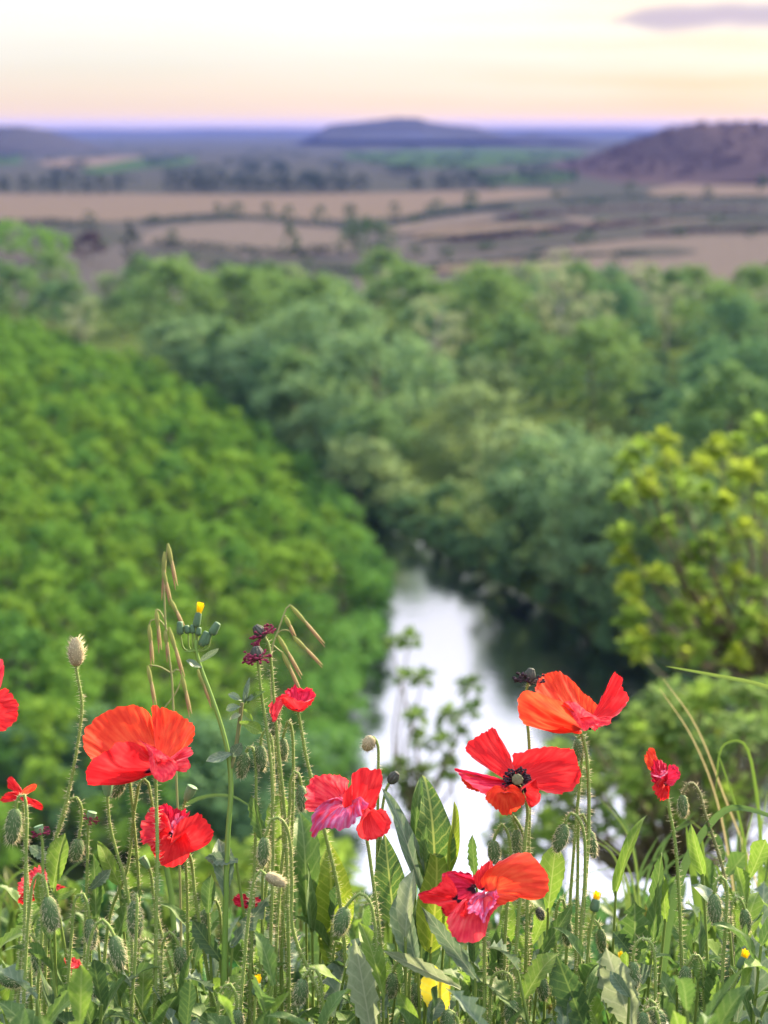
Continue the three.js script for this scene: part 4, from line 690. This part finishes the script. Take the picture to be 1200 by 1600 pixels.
tracedPlant('dock_plant', 'dock with tall pointed finely veined leaves beside the mauve centred poppy', 'dock', .93, 665, [['ovate', 'dock', 680, 1392, 676, 1208, 66], ['ovate', 'dock', 616, 1440, 600, 1303, 54, 8], ['ovate', 'lime', 672, 1490, 692, 1311, 64, 14], ['lance', 'glaucous', 662, 1400, 609, 1226, 26, 4], ['lance', 'mid', 648, 1310, 656, 1212, 18, -6], ['lance', 'lime', 700, 1370, 718, 1253, 17, 2], ['ovate', 'dark', 655, 1530, 668, 1380, 56, 4], ['lance', 'mid', 664, 1350, 664, 1290, 14, 8]]);
tracedPlant('broadleaf_plant', 'plant with pale folded light edged leaves in front of the dock', 'plant', .86, 650, [['spoon', 'pale', 633, 1470, 640, 1364, 34, 6], ['spoon', 'glaucous', 655, 1520, 620, 1400, 42], ['toothed', 'glaucous', 748, 1535, 664, 1424, 26, 12], ['toothed', 'pale', 720, 1545, 606, 1488, 20, 12], ['lance', 'bright', 652, 1600, 620, 1552, 22, 8]]);
tracedPlant('broadleaf_plant', 'broad yellow leaved plant low among the stalks', 'plant', .86, 690, [['spoon', 'yellow', 690, 1598, 678, 1514, 48, 4], ['spoon', 'glaucous', 668, 1600, 690, 1560, 26, 10]]);
tracedPlant('broadleaf_plant', 'big net veined lime leaf plant behind a hooked bud', 'plant', .97, 520, [['ovate', 'lime', 520, 1470, 514, 1316, 74], ['ovate', 'bright', 545, 1520, 500, 1420, 46, 4], ['spoon', 'lime', 540, 1560, 512, 1440, 44, 8]]);
tracedPlant('broadleaf_plant', 'plant with bright lime toothed leaf beside the nodding buds', 'plant', .9, 85, [['spoon', 'bright', 82, 1392, 97, 1306, 36, 4], ['lance', 'bright', 80, 1405, 118, 1388, 16, 8], ['toothed', 'glaucous', 80, 1345, 46, 1322, 20], ['lance', 'bright', 66, 1420, 58, 1365, 22, 4]]);
tracedPlant('broadleaf_plant', 'plant with a narrow bright leaf under the green seed pod', 'plant', .94, 185, [['lance', 'bright', 188, 1385, 154, 1316, 22], ['toothed', 'mid', 150, 1440, 148, 1340, 28, 4], ['toothed', 'glaucous', 140, 1390, 172, 1360, 18, 6], ['lobed', 'mid', 180, 1470, 215, 1380, 34]]);
tracedPlant('broadleaf_plant', 'tall jagged pale green leaf standing at the foot of the pink poppy', 'plant', .84, 575, [['toothed', 'pale', 582, 1625, 556, 1476, 46, 4], ['spoon', 'bright', 600, 1560, 572, 1440, 32, -6]]);
tracedPlant('broadleaf_plant', 'plant with smooth glaucous oval leaves beside the sow thistle stem', 'plant', .92, 350, [['spoon', 'glaucous', 352, 1405, 347, 1310, 34], ['spoon', 'mid', 325, 1430, 328, 1370, 24, 4], ['toothed', 'glaucous', 372, 1345, 322, 1340, 22], ['toothed', 'mid', 412, 1318, 392, 1246, 24, 4], ['lobed', 'glaucous', 360, 1480, 420, 1400, 30, 6], ['toothed', 'dark', 345, 1500, 300, 1440, 30]]);
tracedPlant('broadleaf_plant', 'tall green leaved plant behind the hooked bud by the sow thistle', 'plant', .97, 480, [['spoon', 'mid', 478, 1440, 478, 1268, 46], ['spoon', 'bright', 440, 1400, 436, 1236, 44, -8], ['lance', 'mid', 488, 1460, 480, 1352, 20, 8], ['toothed', 'mid', 500, 1480, 520, 1360, 34, -4]]);
tracedPlant('broadleaf_plant', 'plant with bright oblong leaf beside the pale tipped poppy', 'plant', .93, 860, [['spoon', 'bright', 856, 1425, 868, 1322, 40], ['toothed', 'mid', 840, 1500, 895, 1415, 24, 10], ['spoon', 'glaucous', 830, 1520, 850, 1480, 22, 8], ['toothed', 'mid', 742, 1370, 737, 1308, 20, -4], ['lance', 'bright', 790, 1480, 796, 1400, 26, -6], ['spoon', 'dark', 780, 1530, 792, 1462, 18, 6]]);
tracedPlant('broadleaf_plant', 'plant with dark jagged oak like leaves among the buds', 'plant', .92, 985, [['lobed', 'mid', 992, 1500, 992, 1410, 52], ['lobed', 'dark', 985, 1490, 960, 1455, 26, 4], ['toothed', 'mid', 1020, 1480, 1030, 1340, 30, -6], ['toothed', 'bright', 1040, 1440, 1036, 1370, 20, -8], ['lance', 'bright', 960, 1400, 998, 1266, 17, -14]]);
tracedPlant('broadleaf_plant', 'plant with a broad dark toothed leaf standing upright', 'plant', .85, 905, [['toothed', 'dark', 915, 1610, 872, 1500, 54], ['toothed', 'pale', 990, 1610, 948, 1490, 66, -4], ['spoon', 'glaucous', 985, 1560, 955, 1520, 20, 6]]);
tracedPlant('broadleaf_plant', 'plant with a long pale winged leaf beside the yellow flower bud', 'plant', .88, 1160, [['toothed', 'glaucous', 1150, 1605, 1170, 1470, 24, 4], ['spoon', 'mid', 1120, 1560, 1090, 1500, 30], ['spoon', 'glaucous', 1140, 1420, 1082, 1384, 24, -10], ['lance', 'bright', 1100, 1370, 1078, 1292, 22, -20], ['spoon', 'bright', 1090, 1530, 1120, 1500, 22]]);

// grass blades: a keeled ribbon along a path
function blade(parent, pts, w, mat, name = 'blade') {
  const P = spline(pts, 22), g = new Geo(), o = parent.position, side = V(0, 0, 0), up = V(.2, .9, .4);
  P.forEach((p, k) => { const t = k / 22, T = P[Math.min(22, k + 1)].clone().sub(P[Math.max(0, k - 1)]).normalize(); side.copy(T).cross(p.clone().normalize()).normalize(); const ww = w * Math.min(1, .45 + t * 2.5) * Math.pow(1 - t, .55) + .0001; for (const c of [-1, 0, 1]) { const q = p.clone().addScaledVector(side, c * ww).sub(o); if (!c) q.addScaledVector(p.clone().normalize(), ww * .5); g.v(q.x, q.y, q.z, .5 + c * .5, t); } });
  for (let k = 0; k < 22; k++) for (let i = 0; i < 2; i++) { const a = k * 3 + i; g.quad(a, a + 1, a + 4, a + 3); }
  return mesh(name, g.build(), mat, parent);
}
const grassM = [leafy(col(.10, .17, .03), .45, { clearcoat: .3, clearcoatRoughness: .4 }), leafy(col(.14, .21, .05), .45), leafy(col(.07, .13, .04), .4, { clearcoat: .4, clearcoatRoughness: .4 }), leafy(col(.40, .33, .18), .4)];
seed(71);
function grassThing(label, D, paths, w, mi, group) { const first = P3(paths[0][0][0], 1600, 0, D), base = toGround(first), o = thing('grass', label, 'grass', base, group); paths.forEach((p) => blade(o, [base, ...p.map(([x, y, dz]) => P3(x, y, dz ?? 0, D))], w, grassM[mi])); return o; }
grassThing('long arching green grass blade bending over beside the small withering poppy', .95, [[[1040, 1470], [1066, 1362], [1098, 1302], [1140, 1263, 8], [1190, 1270, 16], [1250, 1300, 22]]], .0036, 2);
grassThing('single grass blade with its tip reaching out over the yellow green shrub', 1.0, [[[1330, 1300], [1290, 1120], [1200, 1074], [1110, 1054], [1040, 1041]]], .0026, 1);
grassThing('thin dry straw stalks leaning against the shrub', 1.25, [[[1190, 1420], [1130, 1240], [1085, 1130], [1036, 1060]], [[1150, 1420], [1120, 1250], [1080, 1150], [1030, 1075]]], .0008, 3);
grassThing('looping green grass blades beside the arching blade', 1.15, [[[1190, 1420], [1182, 1240], [1160, 1160], [1130, 1165], [1118, 1240]], [[1170, 1420], [1160, 1300], [1120, 1170]]], .0018, 0);
grassThing('upright broad grass blades behind the hooked bud', 1.1, [[[1095, 1450], [1085, 1380], [1072, 1290]], [[1110, 1450], [1100, 1370], [1095, 1300]], [[1160, 1480], [1140, 1400], [1118, 1350]]], .0052, 0);
grassThing('pale thin grass blade crossing behind the sow thistle', 1.0, [[[270, 1420], [258, 1300], [300, 1252], [360, 1244], [400, 1266]]], .0022, 2);
for (let k = 0; k < 18; k++) { // tufts along the crest behind the flowers
  const D = rr(1.15, 1.42), x = k < 9 ? rr(960, 1320) : rr(-80, 960), n = 5 + Math.floor(rnd() * 5), paths = [];
  for (let b = 0; b < n; b++) { const h = x > 950 ? rr(40, 230) : rr(10, 130), lean = rr(-90, 90), X = x + rr(-22, 22); paths.push([[X, 1440], [X + lean * .3, 1440 - h * .6], [X + lean, 1440 - h * rr(.75, 1)]]); }
  grassThing('tuft of green grass blades on the crest behind the flowers', D, paths, rr(.0009, .0019), Math.floor(rnd() * 3), 'grass tufts on the crest');
}
// wild oats
function spikelet(o, a, b, D, rough) { const A = P3(...a, 0, D), B = P3(...b, 0, D), off = o.position, L = A.distanceTo(B); const mk = (t0, t1, r, mat, sh) => { const pts = [0, .25, .5, .75, 1].map((t) => A.clone().lerp(B, lerp(t0, t1, t)).add(V(sh * t, 0, 0)).sub(off)); return new Geo().tube(pts, (t) => r * Math.pow(Math.sin(Math.PI * (.08 + .9 * t)), .8) * (1 - .45 * t) + .00012, 6); }; const m = mesh('spikelet', mk(0, .62, .0021, 0, 0).build(), oatGreen, o); mesh('glume', mk(.2, 1.02, .0013, 0, .0011).build(), strawMat, m); mesh('awn', mk(.35, 1.12, .0009, 0, -.0011).build(), strawRed, m); }
function oat(label, D, stalk, branches, spikes) { const pts = stalk.map(([x, y]) => P3(x, y, 0, D)), base = toGround(pts[pts.length - 1]), o = thing('wild_oat', label, 'grass', base); stemOf(o, [...pts, base], .0006, .0013, 0, oatStem, 'stalk'); for (const br of branches) mesh('branch', new Geo().tube(spline(br.map(([x, y]) => P3(x, y, 0, D).sub(base)), 10), .00045, 4).build(), oatStem, o); for (const [a, b] of spikes) spikelet(o, a, b, D); return o; }
const oatStem = std({ map: mottle(64, [[.16, .18, .07], [.24, .24, .10], [.32, .26, .13]], 4, 68), roughness: .7 });
oat('dry wild oat panicle standing behind the large scarlet poppy', 1.0, [[262, 850], [257, 905], [258, 960], [262, 1010], [268, 1052], [271, 1110], [275, 1200], [282, 1400], [284, 1600]], [[[268, 1052], [250, 1042], [233, 1039]], [[268, 1052], [276, 1046], [285, 1052]], [[262, 985], [248, 968], [236, 970], [233, 978]], [[260, 975], [250, 955], [245, 952]], [[285, 1056], [276, 1080], [252, 1112]]],
  [[[262, 849], [275, 914]], [[254, 888], [266, 940]], [[257, 862], [255, 930]], [[266, 936], [287, 980]], [[264, 980], [286, 1056]], [[284, 1054], [297, 1114]], [[244, 952], [250, 1014]], [[233, 976], [238, 1036]], [[231, 1040], [242, 1100]], [[258, 985], [263, 1030]], [[309, 1046], [330, 1100]]]);
oat('drooping wild oat with five long spikelets above the half opened poppy', .99, [[454, 945], [449, 948], [443, 962], [433, 990], [426, 1010], [424, 1070], [428, 1200], [436, 1400], [440, 1600]], [[[443, 962], [447, 963]], [[433, 990], [440, 985], [452, 986], [459, 996]], [[427, 1008], [436, 1016], [442, 1020]]],
  [[[454, 946], [504, 1004]], [[446, 964], [460, 994]], [[458, 994], [501, 1038]], [[434, 993], [469, 1054]], [[441, 1019], [468, 1078]]]);
// ---------------------------------------------------------------- sow thistle and yellow flower buds
function cup(parent, foot, axis, w, h, mat = podDark, name = 'flower_cup') { const pr = [[0, 0], [.38, .04], [.5, .25], [.46, .6], [.40, .9], [.30, 1], [0, .98]].map(([x, y]) => new THREE.Vector2(x, y)), g = new THREE.LatheGeometry(pr, 12), p = g.attributes.position; for (let k = 0; k < p.count; k++) { const a = Math.atan2(p.getZ(k), p.getX(k)), f = 1 + .06 * Math.cos(a * 6); p.setX(k, p.getX(k) * f); p.setZ(k, p.getZ(k) * f); } g.computeVertexNormals(); const m = mesh(name, g, mat, parent); m.position.copy(foot).sub(parent.position); m.quaternion.setFromUnitVectors(V(0, 1, 0), axis.clone().normalize()); m.scale.set(w, h, w); return m; }
function rays(parent, foot, axis, w, h) { const g = new Geo(), q = new THREE.Quaternion().setFromUnitVectors(V(0, 1, 0), axis.clone().normalize()), b = foot.clone().sub(parent.position); for (let k = 0; k < 18; k++) { const a = k * 2.4, r = w * .5 * Math.sqrt((k + .5) / 18), p = V(Math.cos(a) * r * .8, 0, Math.sin(a) * r * .8), e = V(Math.cos(a) * r * 1.25, h * rr(.75, 1.05), Math.sin(a) * r * 1.25), s = V(-Math.sin(a), 0, Math.cos(a)).multiplyScalar(w * .13); const i = [p.clone().sub(s), p.clone().add(s), e.clone().add(s), e.clone().sub(s)].map((v) => g.vv(v.applyQuaternion(q).add(b))); g.quad(...i); } return mesh('ray_florets', g.build(), yellowMat, parent); }
const podGreen = std({ map: mottle(64, [[.04, .085, .05], [.07, .13, .07], [.11, .17, .09]], 4, 67), roughness: .6 });
{
  const D = .92, pts = [[306, 1000], [306, 1014], [314, 1044], [326, 1076], [342, 1122], [356, 1175], [361, 1230], [356, 1310], [352, 1450], [350, 1620]].map(([x, y]) => P3(x, y, 0, D)), base = toGround(pts[pts.length - 1]), o = thing('sow_thistle', 'tall smooth sow thistle stem topped by buds and one yellow flower', 'sow thistle', base);
  stemOf(o, [...pts, base], .0013, .0032, 0, std({ map: mottle(64, [[.10, .19, .03], [.14, .24, .05], [.18, .26, .07]], 3, 69), roughness: .45 }));
  const f0 = P3(306, 980, 0, D), f1 = P3(311, 956, 0, D), ax = f1.clone().sub(f0); cup(o, f0, ax, mm(12, D), ax.length(), podGreen); rays(o, f1.clone().addScaledVector(ax, -.1), ax, mm(11, D), mm(17, D));
  for (const [x, y, tx, ty, w] of [[282, 992, 281, 971, 11], [301, 990, 301, 976, 9], [294, 990, 291, 977, 10], [309, 993, 311, 980, 10], [314, 1010, 324, 987, 13], [330, 992, 341, 973, 13], [320, 1008, 328, 990, 10]]) { const a = P3(x, y, 0, D), b = P3(tx, ty, 0, D), c = cup(o, a, b.clone().sub(a), mm(w, D), a.distanceTo(b), podGreen, 'flower_bud'); mesh('bud_stalk', new Geo().tube(spline([P3(306, 1018, 0, D), P3((306 + x) / 2 + (x - 306) * .25, 1014, 0, D), a].map((p) => p.sub(base)), 8), .0006, 5).build(), stemMat, o); }
  mesh('bud_stalk', new Geo().tube([pts[1], pts[0], f0].map((p) => p.clone().sub(base)), .0009, 5).build(), stemMat, o);
  for (const [k, m, bx, by, tx, ty, w] of [['spoon', 'glaucous', 316, 1043, 290, 1032, 13], ['lance', 'glaucous', 312, 1034, 343, 1013, 8], ['lance', 'bright', 306, 1016, 288, 1018, 6], ['spoon', 'glaucous', 366, 1176, 322, 1190, 20], ['lance', 'glaucous', 362, 1182, 378, 1160, 18]]) { const b = P3(bx, by, 2, D), t = P3(tx, ty, 6, D); placeLeaf(o, leafGeo(k, 1), LM[m], b.clone().sub(base), t.clone().sub(b), V(0, .6, .8), b.distanceTo(t), mm(w, D)); }
  // side shoot
  mesh('side_shoot', new Geo().tube(spline([[361, 1200], [368, 1170], [374, 1130], [378, 1098]].map(([x, y]) => P3(x, y, 0, D).sub(base)), 12), .0014, 6).build(), stemDark, o);
  for (const [k, m, bx, by, tx, ty, w] of [['lance', 'glaucous', 382, 1100, 388, 1058, 9], ['spoon', 'glaucous', 378, 1095, 358, 1082, 12], ['spoon', 'glaucous', 376, 1104, 352, 1106, 14], ['lance', 'mid', 382, 1100, 412, 1076, 9], ['spoon', 'bright', 374, 1128, 412, 1142, 20], ['lance', 'pale', 376, 1116, 358, 1122, 9], ['lance', 'bright', 380, 1108, 396, 1126, 8], ['spoon', 'glaucous', 380, 1096, 400, 1086, 10]]) { const b = P3(bx, by, 2, D), t = P3(tx, ty, 6, D); placeLeaf(o, leafGeo(k, 2), LM[m], b.clone().sub(base), t.clone().sub(b), V(0, .7, .7), b.distanceTo(t), mm(w, D)); }
}
for (const [x, y, D, path, label] of [[400, 1543, .86, [[398, 1575], [397, 1620]], 'yellow flower bud low beside the hooked bud stalk'], [928, 1412, .9, [[923, 1450], [916, 1520], [912, 1610]], 'orange yellow flower bud against the dark leaves by the tall poppy stem'], [1156, 1502, .87, [[1150, 1530], [1136, 1562], [1118, 1610]], 'yellow flower bud on a branching pale stalk beside the winged leaf'], [972, 1508, 1.0, [[972, 1540], [974, 1620]], 'tiny orange flower bud behind the pale broad leaf']]) {
  const foot = P3(x, y + 12, 0, D), pts = [foot, ...path.map(([a, b]) => P3(a, b, 0, D))], base = toGround(pts[pts.length - 1]), o = thing('yellow_flower', label, 'flower', base), ax = foot.clone().sub(pts[1]).normalize();
  stemOf(o, [...pts, base], .0009, .0014, .35, stemMat, 'stem', .0016); cup(o, foot, ax, mm(15, D), mm(20, D), podGreen); rays(o, foot.clone().addScaledVector(ax, mm(17, D)), ax, mm(11, D), mm(15, D));
}
// ---------------------------------------------------------------- the tangle of leafy weeds round the flowers
const weedMat = stemMat, weeds = [];
for (let k = 0; k < 7; k++) {
  seed(2000 + k * 7); const o = thing('leafy_weed', 'leafy green weed in the tangle round the poppy stems', 'weed', V(0, 0, 0), 'leafy weeds round the poppies'); o.userData.base = 'leafy_weed';
  const top = V(rr(-.05, .05), .30, rr(-.05, .05)), sp = (t) => V(top.x * t * t, .30 * t, top.z * t * t);
  mesh('stem', new Geo().tube([0, .25, .5, .75, 1].map(sp), (t) => lerp(.0022, .0008, t), 6).build(), weedMat, o);
  const kinds = [['toothed', 'toothed', 'lobed'], ['lance', 'spoon'], ['lobed', 'toothed'], ['spoon', 'toothed'], ['lance', 'toothed'], ['lobed', 'lobed', 'spoon'], ['spoon', 'lance']][k], n = 15;
  for (let i = 0; i < n; i++) { const t = lerp(.12, 1, Math.pow(i / (n - 1), .8)), a = i * 2.4 + rr(-.4, .4), el = lerp(.25, 1.15, t * t) + rr(-.3, .3), dir = V(Math.cos(a) * Math.cos(el), Math.sin(el), Math.sin(a) * Math.cos(el)), face = V(-Math.cos(a), 1.2, -Math.sin(a)), L = lerp(.075, .032, t) * rr(.75, 1.25), kd = kinds[Math.floor(rnd() * kinds.length)]; placeLeaf(o, leafGeo(kd, Math.floor(rnd() * 4)), LM[LMK[(k + (rnd() < .3 ? 1 + Math.floor(rnd() * 5) : 0)) % LMK.length]], sp(t), dir, face, L, L * (kd === 'lance' ? rr(.2, .3) : rr(.3, .5))); }
  weeds.push(o);
}
seed(3003);
const topLine = (x) => x < 130 ? 1400 : x < 320 ? 1430 : x < 500 ? 1390 : x < 640 ? 1430 : x < 760 ? 1460 : x < 900 ? 1430 : x < 1000 ? 1400 : 1350;
{
  const put = stand(weeds); let n = 0;
  const rows = [[.74, 16, 185], [.82, 20, 130], [.9, 26, 75], [.98, 26, 30], [1.06, 22, 5], [1.15, 16, 0], [1.26, 14, 0], [1.36, 12, 0]];
  for (const [D0r, cnt, drop] of rows) for (let i = 0; i < cnt; i++) {
    const D = D0r + rr(-.035, .035), px = lerp(-90, 1290, (i + rr(.1, .9)) / cnt), py = topLine(px) + drop + rr(0, 110), t = P3(px, py, 0, D), x = t.x, z = t.z + rr(-.02, .02), y = groundY(x, z), h = t.y - y; if (h < .05) continue;
    const s = clamp(h / .30, .25, 1.5), w = clamp(s, .65, 1.05); put(n++ % 7, V(x, y - .005, z), rnd() * 6.28, [w, s, w]);
  }
  console.log('weeds', n); strip(weeds);
}
{ // low herbs and grass covering the soil of the crest
  seed(4004);
  const g = mergeGeometries([leafGeo('lance', 0), leafGeo('toothed', 1), leafGeo('lance', 2)].map((s, k) => { const c = s.clone(); c.scale(.012, .05, .05); c.rotateX([.5, -.6, .2][k]); c.rotateY(k * 2.1); return c; })), N = 5200;
  const im = new THREE.InstancedMesh(g, LM.mid, N); im.name = 'ground_cover';
  for (let k = 0; k < N; k++) { const d = rr(.35, 2.6), x = rr(-.95, .95) * Math.max(.6, d * .62), s = rr(.6, 1.7); im.setMatrixAt(k, new THREE.Matrix4().compose(V(x, groundY(x, -d) - .004, -d), new THREE.Quaternion().setFromEuler(new THREE.Euler(rr(-.4, .4), rnd() * 6.28, rr(-.4, .4))), V(s, s, s))); im.setColorAt(k, col(rr(.5, 1.2), rr(.6, 1.1), rr(.5, 1.3))); }
  im.castShadow = im.receiveShadow = true; scene.add(im); tag(im, 'low green herbs and grass covering the soil under the flowers', 'ground cover', undefined, 'stuff');
}
// ---------------------------------------------------------------- shrubs rooted on the slope below the crest
function shrub(name, label, root, clusters, leafL, mats) {
  const o = thing(name, label, 'shrub', root), parts = mats.map(() => new Geo()), wood = new Geo();
  const hub = clusters.reduce((a, c) => a.add(c.p), V(0, 0, 0)).multiplyScalar(1 / clusters.length); hub.y -= .35;
  wood.tube(spline([V(0, -.1, 0), hub.clone().sub(root).multiplyScalar(.5).add(V(.05, 0, .05)), hub.clone().sub(root)], 10), (t) => lerp(.045, .018, t), 6);
  for (const c of clusters) {
    const e = c.p.clone().sub(root), h = hub.clone().sub(root); wood.tube(spline([h, h.clone().lerp(e, .5).add(V(rr(-.08, .08), -.08, rr(-.08, .08))), e], 8), (t) => lerp(.009, .002, t), 4, false);
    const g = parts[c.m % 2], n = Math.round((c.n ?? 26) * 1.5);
    for (let k = 0; k < n; k++) { const a = k * 2.4 + rr(-.3, .3), el = rr(-.5, 1.3), d = V(Math.cos(a) * Math.cos(el), Math.sin(el), Math.sin(a) * Math.cos(el)), b = e.clone().addScaledVector(d, c.r * rr(0, .45)), L = leafL * rr(.7, 1.25), sd = V(-Math.sin(a), rr(-.3, .3), Math.cos(a)).multiplyScalar(L * .3), m1 = b.clone().addScaledVector(d, L * .5), tip = b.clone().addScaledVector(d, L).add(V(0, -L * .2, 0)); g.quad(g.vv(b), g.vv(m1.clone().add(sd)), g.vv(tip), g.vv(m1.clone().sub(sd))); }
  }
  mesh('branches', wood.build(), bark, o); mats.forEach((m, k) => { if (parts[k].n) mesh(['foliage', 'lit_foliage'][k], parts[k].build(), leafMat[m], o); }); return o;  // second mesh holds the lit clumps, their sunlight painted as a lighter leaf colour
}
const slopeRoot = (x, d) => V(x, groundY(x, -d), -d);
seed(5005);
{
  const cl = [], add = (px, py, D, r, m, n) => cl.push({ p: at(px, py, D), r: mm(r, D), m, n });
  for (const [x, y, r, m] of [[1035, 685, 22, 1], [1000, 705, 22, 0], [1045, 720, 24, 1], [980, 725, 20, 0], [1010, 745, 18, 1], [975, 775, 24, 0], [1015, 765, 16, 1], [970, 835, 20, 0], [1040, 825, 24, 0], [1100, 775, 28, 0], [1120, 700, 22, 1], [1100, 730, 26, 1], [1150, 695, 24, 0], [1185, 670, 26, 0], [1165, 740, 26, 1], [1190, 720, 20, 0], [975, 870, 22, 1], [985, 915, 22, 1], [1030, 900, 16, 1], [1110, 850, 30, 0], [1165, 830, 26, 1], [1130, 790, 18, 1], [1190, 790, 24, 0], [985, 970, 28, 0], [1000, 995, 22, 1], [1090, 920, 18, 1], [1110, 955, 20, 1], [1180, 920, 22, 0], [1150, 900, 20, 1], [1060, 960, 20, 0], [1190, 980, 22, 1], [1040, 1010, 28, 0], [1075, 880, 20, 0]]) add(x, y, rr(4.7, 5.3), r, m, 30);
  for (let k = 0; k < 75; k++) { const a = rnd() * 6.28, q = Math.sqrt(rnd()); const x = 1180 + Math.cos(a) * q * 225, y = 950 + Math.sin(a) * q * 290; if (x < 960 || y < 690 + (1200 - x) * .25) continue; add(x, y, rr(4.8, 6.2), rr(14, 26), rnd() < .2 ? 1 : rnd() < .7 ? 0 : 2, 22); }
  for (let k = 0; k < 26; k++) add(rr(1210, 1500), rr(660, 1100), rr(4.8, 6.2), rr(18, 26), rnd() < .4 ? 1 : 0, 24);
  shrub('shrub', 'yellow green leafy shrub rising from the slope beside the river view', slopeRoot(1.35, 5.4), cl, .05, ['shrub', 'shrubLit']);
}
{
  const cl = [], add = (px, py, D, r, m, n) => cl.push({ p: at(px, py, D), r: mm(r, D), m, n });
  for (const [x, y, r, m, n] of [[640, 1000, 26, 2, 22], [612, 1010, 18, 2, 14], [635, 1062, 22, 0, 24], [662, 1060, 18, 0, 20], [735, 1072, 20, 0, 26], [742, 1110, 12, 0, 12], [700, 1118, 22, 0, 26], [650, 1122, 20, 0, 20], [655, 1160, 22, 0, 18], [690, 1160, 18, 0, 16], [625, 1205, 30, 0, 44], [660, 1215, 26, 0, 34], [600, 1215, 24, 2, 30], [700, 1200, 20, 0, 20], [640, 1245, 30, 2, 44], [560, 1240, 26, 2, 34], [720, 1150, 14, 0, 10]]) add(x, y, rr(4.4, 4.8), r, m, n);
  shrub('shrub', 'thin twiggy shrub with sparse leaf tufts standing before the bright water', slopeRoot(.2, 4.6), cl, .045, ['twig', 'twig']);
}
{
  const cl = [], add = (px, py, D, r, m, n) => cl.push({ p: at(px, py, D), r: mm(r, D), m, n });
  for (let k = 0; k < 120; k++) { const x = rr(850, 1260), y = rr(1075, 1300); if (y < 1075 + (980 - x) * .6) continue; add(x, y + (x < 960 ? 20 : 0), rr(3.4, 4.4), rr(16, 30), rnd() < .2 ? 1 : rnd() < .6 ? 0 : 2, 16); }
  shrub('shrub', 'mid green bushy shrub below the yellow green one', slopeRoot(.95, 3.9), cl, .045, ['twig', 'shrub']);
}
{
  const cl = [], add = (px, py, D, r, m, n) => cl.push({ p: at(px, py, D), r: mm(r, D), m, n });
  for (let k = 0; k < 26; k++) add(rr(770, 870), rr(1215, 1330), rr(3.4, 3.9), rr(14, 22), rnd() < .6 ? 0 : 2, 14);
  shrub('shrub', 'small dark green shrub behind the wide open facing poppy', slopeRoot(.36, 3.6), cl, .035, ['twig', 'twig']);
}
{
  const cl = [], add = (px, py, D, r, m, n) => cl.push({ p: at(px, py, D), r: mm(r, D), m, n });
  for (let k = 0; k < 34; k++) add(rr(220, 560), rr(1310, 1440), rr(3.0, 3.5), rr(18, 30), rnd() < .6 ? 0 : 2, 18);
  shrub('shrub', 'low blurred green shrub behind the sow thistle stem', slopeRoot(-.35, 3.2), cl, .045, ['shrub', 'shrubLit']);
}
console.log('foreground built');
renderer.render(scene, camera);
